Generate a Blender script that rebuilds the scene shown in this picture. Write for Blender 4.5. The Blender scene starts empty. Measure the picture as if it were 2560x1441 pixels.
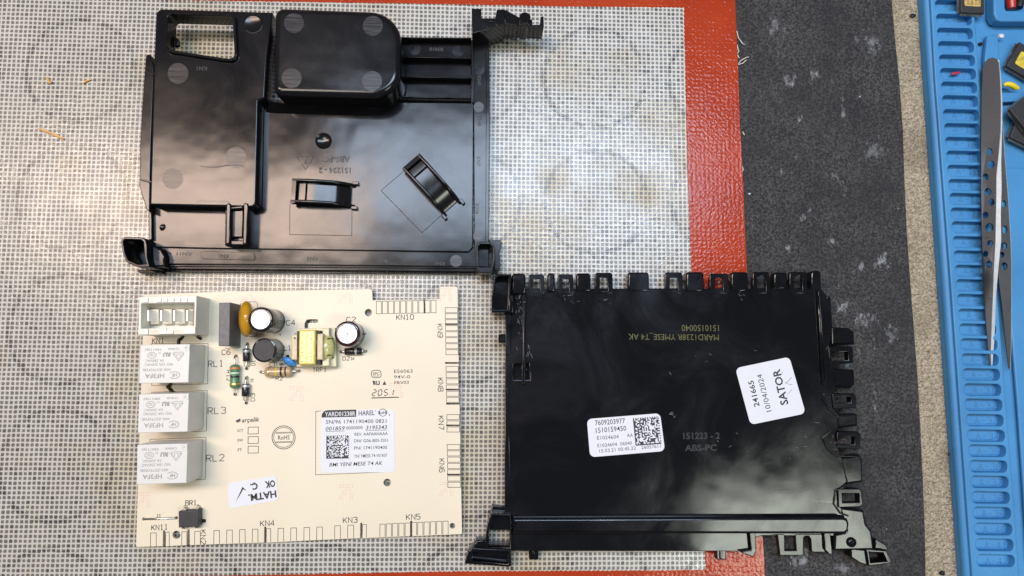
import bpy, bmesh, math, random
from mathutils import Vector, Matrix
from mathutils.geometry import tessellate_polygon

random.seed(7)
scene = bpy.context.scene
COL = scene.collection

# ------------------------------------------------------------------ camera
F, D = 1800.0, 297.0                       # focal length in photo pixels, distance to the mat in mm
_U = Vector((0.040, -0.099, -1.0)).normalized()      # world up seen from the camera
_O = Vector((0, 0, D))
_EX = (Vector((1, 0, 0)) - _U * _U.x).normalized()
_EY = _U.cross(_EX)


def _w(p):
    q = p - _O
    return Vector((_EX.dot(q), _EY.dot(q), _U.dot(q)))


def P(x, y, z=0.0):
    """point of the photograph -> place on the level z (mm) of the bench"""
    d = Vector(((x - 1280) / F, (y - 720.5) / F, 1.0))
    t = (z + _U.dot(_O)) / _U.dot(d)
    return _w(d * t)


MM = 0.001
cam_data = bpy.data.cameras.new("camera")
cam = bpy.data.objects.new("camera", cam_data)
COL.objects.link(cam)
cam_data.sensor_fit = 'HORIZONTAL'
cam_data.sensor_width = 36.0
cam_data.lens = 36.0 * F / 2560.0
cam_data.clip_start = 0.01
cam_data.clip_end = 50.0
_cl = _w(Vector((0, 0, 0))) * MM
_cx = Vector((_EX[0], _EY[0], _U[0]))
_cy = -Vector((_EX[1], _EY[1], _U[1]))
_cz = -Vector((_EX[2], _EY[2], _U[2]))
cam.matrix_world = Matrix(((_cx[0], _cy[0], _cz[0], _cl[0]), (_cx[1], _cy[1], _cz[1], _cl[1]),
                           (_cx[2], _cy[2], _cz[2], _cl[2]), (0, 0, 0, 1)))
scene.camera = cam

# ------------------------------------------------------------------ light: room ceiling fixtures, one added glare lamp and a dim room
world = bpy.data.worlds.new("World")
scene.world = world
world.use_nodes = True
world.node_tree.nodes["Background"].inputs[0].default_value = (0.86, 0.93, 1.0, 1)
world.node_tree.nodes["Background"].inputs[1].default_value = 0.13


def ceiling_lamp(name, loc, sx, sy, watt, col):
    d = bpy.data.lights.new(name, 'AREA')
    d.shape = 'RECTANGLE'
    d.size, d.size_y, d.energy, d.color = sx, sy, watt, col
    o = bpy.data.objects.new(name, d)
    COL.objects.link(o)
    o.location = loc
    return o


ceiling_lamp("ceiling_lamp", (-0.74, 0.345, 1.5), 0.86, 0.23, 18.5, (1.0, 0.76, 0.62))
ceiling_lamp("ceiling_lamp", (0.10, 0.43, 1.5), 0.92, 0.28, 18.0, (0.64, 0.79, 1.0))
ceiling_lamp("ceiling_lamp", (0.80, -0.50, 1.6), 0.50, 0.26, 7.5, (0.94, 1.0, 0.88))
ceiling_lamp("ceiling_lamp", (-0.46, 0.03, 1.5), 0.45, 0.22, 5.0, (1.0, 0.93, 0.84))  # added lamp, placed to make the capacitor tops glare

scene.view_settings.view_transform = 'Standard'
scene.view_settings.look = 'None'
scene.view_settings.exposure = 0.0
scene.view_settings.gamma = 1.0
scene.cycles.max_bounces = 6
try:
    scene.cycles.use_denoising = True
except Exception:
    pass

# ------------------------------------------------------------------ materials
MATS = {}


class NT:
    def __init__(self, name):
        self.m = bpy.data.materials.new(name)
        self.m.use_nodes = True
        self.t = self.m.node_tree
        self.b = self.t.nodes["Principled BSDF"]
        MATS[name] = self.m
        self._co = None

    def n(self, typ, **kw):
        nd = self.t.nodes.new(typ)
        for k, v in kw.items():
            setattr(nd, k, v)
        return nd

    def put(self, sock, v):
        if hasattr(v, 'is_output') or isinstance(v, bpy.types.NodeSocket):
            self.t.links.new(v, sock)
        elif isinstance(v, (tuple, list)) and len(v) == 3 and sock.type == 'RGBA':
            sock.default_value = (*v, 1)
        else:
            sock.default_value = v

    def co(self):
        if self._co is None:
            self._co = self.n('ShaderNodeTexCoord').outputs['Object']
        return self._co

    def mapped(self, rotz=0.0, scale=(1, 1, 1), loc=(0, 0, 0)):
        mp = self.n('ShaderNodeMapping')
        self.put(mp.inputs['Vector'], self.co())
        mp.inputs['Rotation'].default_value = (0, 0, rotz)
        mp.inputs['Scale'].default_value = scale
        mp.inputs['Location'].default_value = loc
        return mp.outputs[0]

    def math(self, op, a, b=None, c=None, clamp=False):
        nd = self.n('ShaderNodeMath', operation=op)
        nd.use_clamp = clamp
        self.put(nd.inputs[0], a)
        if b is not None:
            self.put(nd.inputs[1], b)
        if c is not None:
            self.put(nd.inputs[2], c)
        return nd.outputs[0]

    def noise(self, scale, detail=3, rough=0.55, vec=None, dist=0.0):
        nd = self.n('ShaderNodeTexNoise')
        self.put(nd.inputs['Vector'], vec if vec is not None else self.co())
        nd.inputs['Scale'].default_value = scale
        nd.inputs['Detail'].default_value = detail
        nd.inputs['Roughness'].default_value = rough
        nd.inputs['Distortion'].default_value = dist
        return nd.outputs['Fac']

    def voro(self, scale, vec=None, feature='F1', out='Distance', rnd=1.0):
        nd = self.n('ShaderNodeTexVoronoi', feature=feature)
        self.put(nd.inputs['Vector'], vec if vec is not None else self.co())
        nd.inputs['Scale'].default_value = scale
        nd.inputs['Randomness'].default_value = rnd
        return nd.outputs[out]

    def ramp(self, v, lo, hi, a=0.0, b=1.0):
        nd = self.n('ShaderNodeMapRange')
        nd.clamp = True
        self.put(nd.inputs[0], v)
        for i, q in enumerate((lo, hi, a, b)):
            self.put(nd.inputs[i + 1], q)
        return nd.outputs[0]

    def mix(self, f, a, b, mode='MIX'):
        nd = self.n('ShaderNodeMix', data_type='RGBA', blend_type=mode)
        self.put(nd.inputs[0], f)
        self.put(nd.inputs[6], a)
        self.put(nd.inputs[7], b)
        return nd.outputs[2]

    def bump(self, h, strength=0.3, dist=0.0002, prev=None):
        nd = self.n('ShaderNodeBump')
        nd.inputs['Strength'].default_value = strength
        nd.inputs['Distance'].default_value = dist
        self.put(nd.inputs['Height'], h)
        if prev is not None:
            self.put(nd.inputs['Normal'], prev)
        return nd.outputs[0]

    def set(self, **kw):
        names = dict(col='Base Color', rough='Roughness', metal='Metallic', spec='Specular IOR Level', normal='Normal',
                     coat='Coat Weight', coat_rough='Coat Roughness', trans='Transmission Weight', ior='IOR', alpha='Alpha',
                     sheen='Sheen Weight', sub='Subsurface Weight')
        for k, v in kw.items():
            self.put(self.b.inputs[names[k]], v)
        return self.m


def plain(name, col, rough=0.5, metal=0.0, var=0.12, scale=700.0, bump=0.08, spec=0.5, rvar=0.1, coat=0.0):
    g = NT(name)
    nz = g.noise(scale, 4)
    dark = tuple(c * (1 - var) for c in col)
    lite = tuple(min(1, c * (1 + var)) for c in col)
    g.set(col=g.mix(g.ramp(nz, 0.3, 0.7), dark, lite), metal=metal, spec=spec,
          rough=g.ramp(g.noise(scale * 0.3, 3), 0.3, 0.7, max(0.02, rough - rvar), min(1, rough + rvar)), coat=coat)
    if bump > 0:
        g.set(normal=g.bump(g.noise(scale * 4, 3), bump, 0.00008))
    return g.m


ZB0 = -1.2


def make_materials():
    # ---- silicone baking mat: coarse glass cloth in a clear coat
    ROT = math.radians(0.4)

    def weave(g, pitch):
        v = g.mapped(rotz=ROT, scale=(1 / pitch, 1 / pitch, 1))
        wob = g.n('ShaderNodeTexNoise')
        g.put(wob.inputs['Vector'], g.co())
        wob.inputs['Scale'].default_value = 260
        wob.inputs['Detail'].default_value = 2
        wadd = g.n('ShaderNodeVectorMath', operation='MULTIPLY_ADD')
        g.put(wadd.inputs[0], wob.outputs['Color'])
        wadd.inputs[1].default_value = (0.22, 0.22, 0)
        g.put(wadd.inputs[2], v)
        sep = g.n('ShaderNodeSeparateXYZ')
        g.put(sep.inputs[0], wadd.outputs[0])
        fx = g.math('ABSOLUTE', g.math('SUBTRACT', g.math('FRACT', sep.outputs[0]), 0.5))
        fy = g.math('ABSOLUTE', g.math('SUBTRACT', g.math('FRACT', sep.outputs[1]), 0.5))
        cell = g.n('ShaderNodeTexWhiteNoise', noise_dimensions='2D')
        fl = g.n('ShaderNodeVectorMath', operation='FLOOR')
        g.put(fl.inputs[0], wadd.outputs[0])
        g.put(cell.inputs[0], fl.outputs[0])
        return fx, fy, cell.outputs['Value'], sep

    g = NT('mesh_cloth')
    fx, fy, cell, sep = weave(g, 0.00184)
    # dashed rings printed under the cloth
    pc = 0.0537
    c0 = P(1487, 195) - P(900, 720, -1.0)
    mp = g.mapped(loc=(-c0.x * MM / pc + 0.5, -c0.y * MM / pc + 0.5, 0), scale=(1 / pc, 1 / pc, 1))
    s2 = g.n('ShaderNodeSeparateXYZ')
    g.put(s2.inputs[0], mp)
    rx = g.math('SUBTRACT', g.math('FRACT', s2.outputs[0]), 0.5)
    ry = g.math('SUBTRACT', g.math('FRACT', s2.outputs[1]), 0.5)
    rr = g.math('SQRT', g.math('ADD', g.math('MULTIPLY', rx, rx), g.math('MULTIPLY', ry, ry)))
    ring = g.ramp(g.math('ABSOLUTE', g.math('SUBTRACT', rr, 0.405)), 0.012, 0.026, 1.0, 0.0)
    ring = g.math('MULTIPLY', ring, g.ramp(g.noise(300, 2), 0.40, 0.56))
    hs = g.math('MULTIPLY_ADD', cell, 0.06, 0.30)
    dd = g.math('POWER', g.math('ADD', g.math('POWER', fx, 3.5), g.math('POWER', fy, 3.5)), 1 / 3.5)
    hole = g.ramp(g.math('SUBTRACT', g.math('MULTIPLY_ADD', ring, 0.05, hs), dd), -0.04, 0.05)
    lite = g.mix(g.ramp(g.noise(22, 4), 0.35, 0.7), (0.555, 0.55, 0.53), (0.50, 0.48, 0.42))
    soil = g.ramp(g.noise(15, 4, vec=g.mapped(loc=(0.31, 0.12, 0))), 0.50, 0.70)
    thread = lite
    # threads and holes turn darker and browner towards the left of the mat
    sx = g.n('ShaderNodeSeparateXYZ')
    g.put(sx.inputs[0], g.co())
    dulled = g.ramp(g.math('ADD', sx.outputs[0], g.math('MULTIPLY', g.noise(9, 4), 0.12)), 0.03, 0.16, 0.55, 0.0)
    thread = g.mix(dulled, thread, (0.42, 0.39, 0.34))
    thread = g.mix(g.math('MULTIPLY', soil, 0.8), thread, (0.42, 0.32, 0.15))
    thread = g.mix(g.ramp(g.noise(900, 3), 0.66, 0.8, 0, 0.4), thread, (0.17, 0.15, 0.12))
    hc = g.mix(cell, (0.165, 0.17, 0.165), (0.105, 0.107, 0.105))
    hc = g.mix(dulled, hc, (0.10, 0.092, 0.08))
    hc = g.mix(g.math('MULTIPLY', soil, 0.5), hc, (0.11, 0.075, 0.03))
    hc = g.mix(g.math('MULTIPLY', ring, 0.75), hc, (0.012, 0.012, 0.016))
    thread = g.mix(g.math('MULTIPLY', ring, 0.18), thread, (0.1, 0.1, 0.11))
    hc = g.mix(g.ramp(cell, 0.93, 0.97, 0, 0.7), hc, (0.04, 0.04, 0.04))
    col = g.mix(g.math('MULTIPLY', hole, 0.96), thread, hc)
    hgt = g.math('SUBTRACT', g.math('MULTIPLY', g.noise(700, 2), 0.5), hole)
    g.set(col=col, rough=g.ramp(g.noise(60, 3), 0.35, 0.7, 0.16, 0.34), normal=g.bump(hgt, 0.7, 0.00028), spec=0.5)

    g = NT('orange_silicone')
    fx, fy, cell, sep = weave(g, 0.00184)
    pb = g.math('MULTIPLY', g.math('MULTIPLY', g.ramp(fx, 0.1, 0.4), g.ramp(fy, 0.1, 0.4)), 0.35)
    c = g.mix(g.ramp(g.noise(45, 4), 0.3, 0.7), (0.31, 0.032, 0.009), (0.37, 0.046, 0.015))
    c = g.mix(g.ramp(g.noise(900, 3), 0.60, 0.78, 0, 0.25), c, (0.45, 0.10, 0.06))
    c = g.mix(g.ramp(g.noise(3000, 1), 0.74, 0.78, 0, 0.7), c, (0.7, 0.55, 0.45))
    g.set(col=c, rough=g.ramp(g.noise(40, 3), 0.35, 0.7, 0.08, 0.16), spec=0.24, normal=g.bump(g.math('ADD', pb, g.math('MULTIPLY', g.noise(760, 2), 1.8)), 0.24, 0.00030))

    # ---- black ribbed rubber mat with chalky scuffs
    g = NT('black_rubber')
    wv = g.n('ShaderNodeTexWave', wave_type='BANDS', bands_direction='X')
    g.put(wv.inputs[0], g.mapped(rotz=math.radians(2.0)))
    wv.inputs['Scale'].default_value = 580
    wv.inputs['Distortion'].default_value = 1.0
    wv.inputs['Detail'].default_value = 2
    rib = wv.outputs['Fac']
    dust = g.ramp(g.noise(30, 7, 0.75), 0.22, 0.88)
    dust = g.math('MULTIPLY', dust, g.ramp(g.noise(1100, 3, 0.7), 0.40, 0.66))
    dust = g.math('MULTIPLY', dust, g.ramp(rib, 0.2, 0.8, 0.35, 1.0))
    c = g.mix(g.ramp(g.noise(18, 4), 0.35, 0.65), (0.014, 0.0145, 0.019), (0.020, 0.020, 0.023))
    c = g.mix(g.math('MULTIPLY', dust, 0.6), c, (0.36, 0.34, 0.31))
    sc = g.math('MULTIPLY', g.ramp(g.noise(85, 6, 0.68, vec=g.mapped(loc=(0.05, 0.21, 0), scale=(1, 0.6, 1))), 0.63, 0.70), g.ramp(rib, 0.25, 0.7, 0.2, 1.0))
    c = g.mix(g.math('MULTIPLY', sc, 0.75), c, (0.46, 0.48, 0.50))
    c = g.mix(g.ramp(g.noise(420, 2), 0.76, 0.80, 0, 0.6), c, (0.5, 0.5, 0.5))
    # chalky scuffs with places of their own
    for sx_, sy_, r_, k_ in ((2205, 655, 8.5, 0.9), (2150, 668, 6.0, 0.6), (2110, 770, 6.5, 0.7), (2165, 800, 9.0, 0.75), (2230, 835, 7.0, 0.6), (2085, 605, 4.5, 0.6), (2000, 300, 4.0, 0.7), (1955, 430, 4.0, 0.6), (2170, 110, 12.0, 0.5), (1940, 70, 9.0, 0.45), (1970, 620, 3.5, 0.6), (2110, 1420, 9.0, 0.5), (2180, 380, 11.0, 0.35)):
        q = P(sx_, sy_, ZB0)
        dv = g.n('ShaderNodeVectorMath', operation='DISTANCE')
        g.put(dv.inputs[0], g.co())
        dv.inputs[1].default_value = (q.x * MM, q.y * MM, 0.003)
        fall = g.ramp(dv.outputs['Value'], 0.0, r_ * MM, 1.0, 0.0)
        mk = g.ramp(g.math('ADD', g.math('MULTIPLY', fall, 0.27), g.noise(420, 6, 0.8, vec=g.mapped(scale=(1, 0.7, 1), loc=(r_, 0, 0)))), 0.68, 0.80)
        mk = g.math('MULTIPLY', g.math('MULTIPLY', mk, g.ramp(rib, 0.2, 0.7, 0.35, 1.0)), g.math('MULTIPLY', g.ramp(fall, 0.0, 0.2), k_))
        c = g.mix(g.math('MULTIPLY', mk, 0.95), c, (0.46, 0.48, 0.51))
    hb = g.math('ADD', g.math('MULTIPLY', rib, 0.7), g.noise(2200, 3))
    g.set(col=c, rough=0.7, spec=0.25, normal=g.bump(hb, 0.7, 0.00022))

    # ---- beige loop-pile carpet on the bench
    g = NT('beige_carpet')
    v1 = g.voro(760, vec=g.mapped(scale=(1, 1.5, 1)))
    nz = g.noise(1300, 5, 0.8)
    row = g.n('ShaderNodeTexWave', wave_type='BANDS', bands_direction='Y')
    g.put(row.inputs[0], g.mapped(rotz=math.radians(2.0)))
    row.inputs['Scale'].default_value = 105
    row.inputs['Distortion'].default_value = 3
    c = g.mix(g.ramp(nz, 0.36, 0.60), (0.19, 0.145, 0.085), (0.70, 0.60, 0.45))
    c = g.mix(g.ramp(v1, 0.6, 1.0, 0, 0.4), c, (0.13, 0.10, 0.065))
    c = g.mix(g.ramp(g.noise(40, 4), 0.52, 0.7, 0, 0.4), c, (0.12, 0.09, 0.07))
    h = g.math('ADD', g.math('MULTIPLY', g.math('SUBTRACT', 1.0, v1), 1.0), g.math('ADD', nz, g.math('MULTIPLY', row.outputs['Fac'], 0.6)))
    g.set(col=c, rough=0.95, spec=0.1, normal=g.bump(h, 1.0, 0.0009))

    # ---- blue silicone repair mat
    g = NT('blue_silicone')
    c = g.mix(g.ramp(g.noise(30, 4), 0.3, 0.7), (0.036, 0.190, 0.42), (0.052, 0.250, 0.52))
    c = g.mix(g.ramp(g.noise(700, 4, 0.7), 0.58, 0.8, 0, 0.35), c, (0.22, 0.33, 0.42))
    c = g.mix(g.ramp(g.noise(190, 5, 0.7), 0.66, 0.74, 0, 0.5), c, (0.03, 0.06, 0.10))
    c = g.mix(g.ramp(g.noise(2600, 1), 0.76, 0.8, 0, 0.7), c, (0.6, 0.6, 0.6))
    g.set(col=c, rough=0.52, normal=g.bump(g.noise(2500, 3), 0.25, 0.0001))
    plain('blue_emboss', (0.026, 0.13, 0.29), 0.55)
    plain('steel_inside', (0.035, 0.033, 0.032), 0.45, 0.3)

    # ---- black ABS housings
    g = NT('satin_black_plastic')
    st = g.noise(900, 3, vec=g.mapped(scale=(0.05, 1, 1)))
    sm = g.noise(34, 5, 0.6, dist=0.6)
    c = g.mix(g.ramp(sm, 0.4, 0.7), (0.006, 0.006, 0.0075), (0.0085, 0.008, 0.009))
    c = g.mix(g.ramp(g.noise(4200, 1), 0.79, 0.81, 0, 0.6), c, (0.35, 0.33, 0.3))
    hb = g.math('ADD', g.math('MULTIPLY', st, 0.35), g.math('MULTIPLY', g.noise(2600, 2), 0.4))
    nb = g.bump(g.noise(24, 3, 0.5), 0.5, 0.0009)
    rgh = g.math('ADD', g.ramp(sm, 0.35, 0.7, 0.085, 0.17), g.math('MULTIPLY', g.noise(2000, 2), 0.05))
    g.set(col=c, rough=rgh, normal=g.bump(hb, 0.07, 0.0001, prev=nb), spec=0.29)

    g = NT('gloss_black_plastic')
    sm = g.noise(30, 5, 0.65, dist=0.8)
    scr = g.noise(240, 2, 0.5, vec=g.mapped(rotz=0.7, scale=(0.06, 1.6, 1)))
    scr2 = g.noise(260, 2, 0.5, vec=g.mapped(rotz=-0.9, scale=(0.05, 1.5, 1)))
    scm = g.math('MAXIMUM', g.ramp(scr, 0.74, 0.765), g.ramp(scr2, 0.75, 0.775))
    c = g.mix(g.ramp(sm, 0.45, 0.7), (0.0042, 0.0045, 0.006), (0.0085, 0.0085, 0.011))
    c = g.mix(g.math('MULTIPLY', scm, 0.45), c, (0.16, 0.16, 0.16))
    c = g.mix(g.ramp(g.noise(4000, 1), 0.80, 0.82, 0, 0.6), c, (0.35, 0.33, 0.3))
    nb = g.bump(g.noise(17, 3, 0.5), 0.5, 0.0018)
    g.set(col=c, rough=g.ramp(sm, 0.40, 0.72, 0.09, 0.22), normal=g.bump(g.noise(1600, 2), 0.05, 0.0001, prev=nb), spec=0.30)

    g = NT('scuffed_pin_mark')
    st = g.noise(1500, 3, 0.6, vec=g.mapped(rotz=0.35, scale=(0.06, 1, 1)))
    c = g.mix(g.ramp(st, 0.42, 0.62), (0.010, 0.010, 0.012), (0.045, 0.043, 0.045))
    g.set(col=c, rough=0.24, spec=0.32, normal=g.bump(st, 0.25, 0.00006))
    plain('smooth_pin_mark', (0.008, 0.008, 0.011), 0.22, spec=0.22, bump=0.0)
    plain('moulded_letters', (0.006, 0.006, 0.007), 0.5)
    plain('faint_letters', (0.014, 0.014, 0.018), 0.4, spec=0.3)
    plain('scratch_glint_grey', (0.13, 0.13, 0.15), 0.4)
    plain('yellow_ink', (0.085, 0.083, 0.017), 0.6, var=0.25)

    # ---- circuit board
    g = NT('cream_board')
    v = g.mapped(rotz=math.radians(-1.6))
    sep = g.n('ShaderNodeSeparateXYZ')
    g.put(sep.inputs[0], v)
    k = 2 * math.pi / 0.00068
    gx = g.math('SINE', g.math('MULTIPLY', sep.outputs[0], k))
    gy = g.math('SINE', g.math('MULTIPLY', sep.outputs[1], k))
    gr = g.ramp(g.math('MAXIMUM', gx, gy), 0.6, 1.0)
    c = g.mix(g.ramp(g.noise(20, 3), 0.3, 0.7), (0.655, 0.585, 0.458), (0.705, 0.640, 0.510))
    c = g.mix(g.math('MULTIPLY', gr, 0.22), c, (0.50, 0.40, 0.25))
    c = g.mix(g.ramp(g.noise(1300, 2), 0.72, 0.78, 0, 0.25), c, (0.5, 0.38, 0.2))
    g.set(col=c, rough=0.42, normal=g.bump(gr, 0.06, 0.0001))
    plain('board_edge', (0.30, 0.21, 0.10), 0.7)
    plain('silk_ink', (0.045, 0.042, 0.040), 0.6, var=0.3)
    plain('pink_ink', (0.62, 0.28, 0.21), 0.6)
    plain('hole_brown', (0.055, 0.030, 0.014), 0.6, var=0.5)
    plain('white_housing', (0.70, 0.685, 0.60), 0.38, var=0.04)
    plain('ivory_inner', (0.62, 0.57, 0.46), 0.45, var=0.08)
    plain('relay_white', (0.62, 0.61, 0.585), 0.36, var=0.02)
    plain('relay_ink', (0.27, 0.26, 0.26), 0.6)
    plain('grey_box', (0.115, 0.110, 0.118), 0.5, var=0.25, scale=2500, bump=0.3)
    plain('mustard_epoxy', (0.46, 0.235, 0.012), 0.16, var=0.1, scale=250, bump=0.0, rvar=0.04)
    plain('blue_epoxy', (0.05, 0.25, 0.62), 0.22, var=0.1)
    plain('black_sleeve', (0.012, 0.011, 0.012), 0.14, rvar=0.05, bump=0.02)
    plain('plum_sleeve', (0.028, 0.010, 0.012), 0.14, rvar=0.05, bump=0.02)
    plain('aluminium', (0.90, 0.90, 0.90), 0.42, 0.35, var=0.03, bump=0.05)
    plain('ferrite', (0.060, 0.054, 0.056), 0.75, var=0.5, scale=3500, bump=0.6)
    plain('tinned_wire', (0.62, 0.60, 0.56), 0.24, 1.0, var=0.1)
    plain('copper', (0.55, 0.24, 0.10), 0.3, 1.0)
    plain('beige_resistor', (0.44, 0.31, 0.18), 0.24, var=0.08, coat=0.4)
    plain('green_resistor', (0.085, 0.20, 0.10), 0.32, var=0.1)
    plain('band_orange', (0.60, 0.20, 0.05), 0.4)
    plain('band_white', (0.52, 0.62, 0.48), 0.4)
    plain('band_black', (0.010, 0.010, 0.010), 0.4)
    plain('band_gold', (0.72, 0.47, 0.12), 0.3, 0.7)
    plain('band_brown', (0.075, 0.018, 0.010), 0.35)
    plain('band_yellow', (0.60, 0.46, 0.03), 0.35)
    plain('diode_black', (0.016, 0.015, 0.017), 0.3)
    plain('diode_band', (0.42, 0.42, 0.43), 0.35, 0.3)
    plain('chip_black', (0.022, 0.021, 0.024), 0.5, var=0.3, scale=1500, bump=0.2)
    plain('yellow_tape', (0.76, 0.62, 0.16), 0.13, var=0.08, scale=160, bump=0.0, rvar=0.05)
    plain('tape_ink', (0.33, 0.31, 0.08), 0.5)
    plain('bobbin_tan', (0.60, 0.50, 0.33), 0.5, var=0.12)
    plain('bobbin_cream', (0.66, 0.60, 0.40), 0.5, var=0.08)
    plain('glue_green', (0.50, 0.47, 0.20), 0.2, var=0.1)
    plain('dark_winding', (0.05, 0.035, 0.02), 0.4, var=0.4)
    plain('paper_white', (0.64, 0.65, 0.70), 0.55, var=0.015, bump=0.03)
    plain('paper_ink', (0.018, 0.017, 0.020), 0.55)
    plain('pen_ink', (0.16, 0.16, 0.20), 0.5)
    plain('thin_line', (0.55, 0.55, 0.58), 0.55)

    # ---- blue mat things
    g = NT('dark_steel')
    st = g.noise(3000, 3, 0.7)
    c = g.mix(g.ramp(st, 0.35, 0.7), (0.055, 0.057, 0.061), (0.092, 0.094, 0.10))
    c = g.mix(g.ramp(g.noise(260, 2), 0.70, 0.73, 0, 0.7), c, (0.03, 0.03, 0.03))
    g.set(col=c, rough=0.55, metal=0.55, normal=g.bump(st, 0.2, 0.00008))
    plain('bare_steel', (0.80, 0.80, 0.80), 0.4, 0.25, var=0.08)
    plain('gold_sticker', (0.50, 0.34, 0.11), 0.45, var=0.35, scale=500)
    plain('yellow_label', (0.55, 0.43, 0.05), 0.5, var=0.35, scale=500)
    plain('red_plastic', (0.42, 0.025, 0.018), 0.35, var=0.15)
    plain('yellow_plastic', (0.75, 0.58, 0.02), 0.4, var=0.1)
    plain('crumb_black', (0.012, 0.012, 0.014), 0.35, var=0.4)
    plain('crumb_white', (0.66, 0.68, 0.68), 0.5)
    plain('pink_plastic', (0.45, 0.02, 0.06), 0.4)
    plain('shaving_orange', (0.62, 0.32, 0.07), 0.5, var=0.2)
    plain('thread_white', (0.72, 0.70, 0.64), 0.6)


make_materials()


# ------------------------------------------------------------------ mesh collector (everything in mm)
def area2(lp):
    return sum(lp[i][0] * lp[(i + 1) % len(lp)][1] - lp[(i + 1) % len(lp)][0] * lp[i][1] for i in range(len(lp)))


def ccw(lp):
    return lp if area2(lp) > 0 else lp[::-1]


def rounded(lp, r, seg=5):
    """round the corners of a loop; r is one radius in mm or one per corner"""
    n = len(lp)
    rs = r if isinstance(r, (list, tuple)) else [r] * n
    out = []
    for i in range(n):
        p, a, b = Vector(lp[i][:2]), Vector(lp[i - 1][:2]), Vector(lp[(i + 1) % n][:2])
        u, v = a - p, b - p
        lu, lv = u.length, v.length
        if rs[i] <= 0 or lu < 1e-6 or lv < 1e-6:
            out.append((p.x, p.y)); continue
        u /= lu; v /= lv
        ang = math.acos(max(-1, min(1, u.dot(v))))
        if ang > math.pi - 0.06 or ang < 0.06:
            out.append((p.x, p.y)); continue
        t = min(rs[i] / math.tan(ang / 2), lu * 0.49, lv * 0.49)
        rr = t * math.tan(ang / 2)
        c = p + (u + v).normalized() * (rr / math.sin(ang / 2))
        s, e = p + u * t - c, p + v * t - c
        a0 = math.atan2(s.y, s.x); a1 = math.atan2(e.y, e.x)
        dl = (a1 - a0 + math.pi) % (2 * math.pi) - math.pi
        k = max(2, int(seg * abs(dl) / 1.57) + 1)
        for j in range(k + 1):
            q = a0 + dl * j / k
            out.append((c.x + rr * math.cos(q), c.y + rr * math.sin(q)))
    return out


def offset(lp, d):
    """move a CCW loop inwards by d"""
    if abs(d) < 1e-9:
        return list(lp)
    n = len(lp); out = []
    for i in range(n):
        p, a, b = Vector(lp[i]), Vector(lp[i - 1]), Vector(lp[(i + 1) % n])
        e1, e2 = (p - a), (b - p)
        if e1.length < 1e-7: e1 = e2
        if e2.length < 1e-7: e2 = e1
        e1 = e1.normalized(); e2 = e2.normalized()
        n1, n2 = Vector((-e1.y, e1.x)), Vector((-e2.y, e2.x))
        m = n1 + n2
        if m.length < 1e-6:
            m = n1
        m.normalize()
        k = d / max(0.35, m.dot(n1))
        out.append((p.x + m.x * k, p.y + m.y * k))
    return out


def ribbon(pts, w):
    """outline of a thick open polyline (2-D, mm)"""
    L, R = [], []
    n = len(pts)
    for i in range(n):
        p = Vector(pts[i][:2])
        a = Vector(pts[max(i - 1, 0)][:2]); b = Vector(pts[min(i + 1, n - 1)][:2])
        d1 = (p - a); d2 = (b - p)
        if d1.length < 1e-9: d1 = d2
        if d2.length < 1e-9: d2 = d1
        d1.normalize(); d2.normalize()
        n1 = Vector((-d1.y, d1.x)); n2 = Vector((-d2.y, d2.x))
        m = (n1 + n2)
        m = n1 if m.length < 1e-6 else m.normalized()
        k = w / 2 / max(0.4, m.dot(n1))
        L.append((p.x + m.x * k, p.y + m.y * k)); R.append((p.x - m.x * k, p.y - m.y * k))
    return L + R[::-1]


_tmp_font = None
_glyph_cache = {}


def glyphs(body, bold, shear):
    key = (body, bold, shear)
    if key in _glyph_cache:
        return _glyph_cache[key]
    cu = bpy.data.curves.new("tmp_text", 'FONT')
    cu.body = body
    cu.resolution_u = 2
    cu.offset = bold
    cu.shear = shear
    ob = bpy.data.objects.new("tmp_text", cu)
    COL.objects.link(ob)
    dg = bpy.context.evaluated_depsgraph_get()
    me = bpy.data.meshes.new_from_object(ob.evaluated_get(dg))
    vs = [(v.co.x, v.co.y) for v in me.vertices]
    fs = [tuple(p.vertices) for p in me.polygons]
    bpy.data.objects.remove(ob); bpy.data.curves.remove(cu); bpy.data.meshes.remove(me)
    _glyph_cache[key] = (vs, fs)
    return vs, fs


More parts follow.
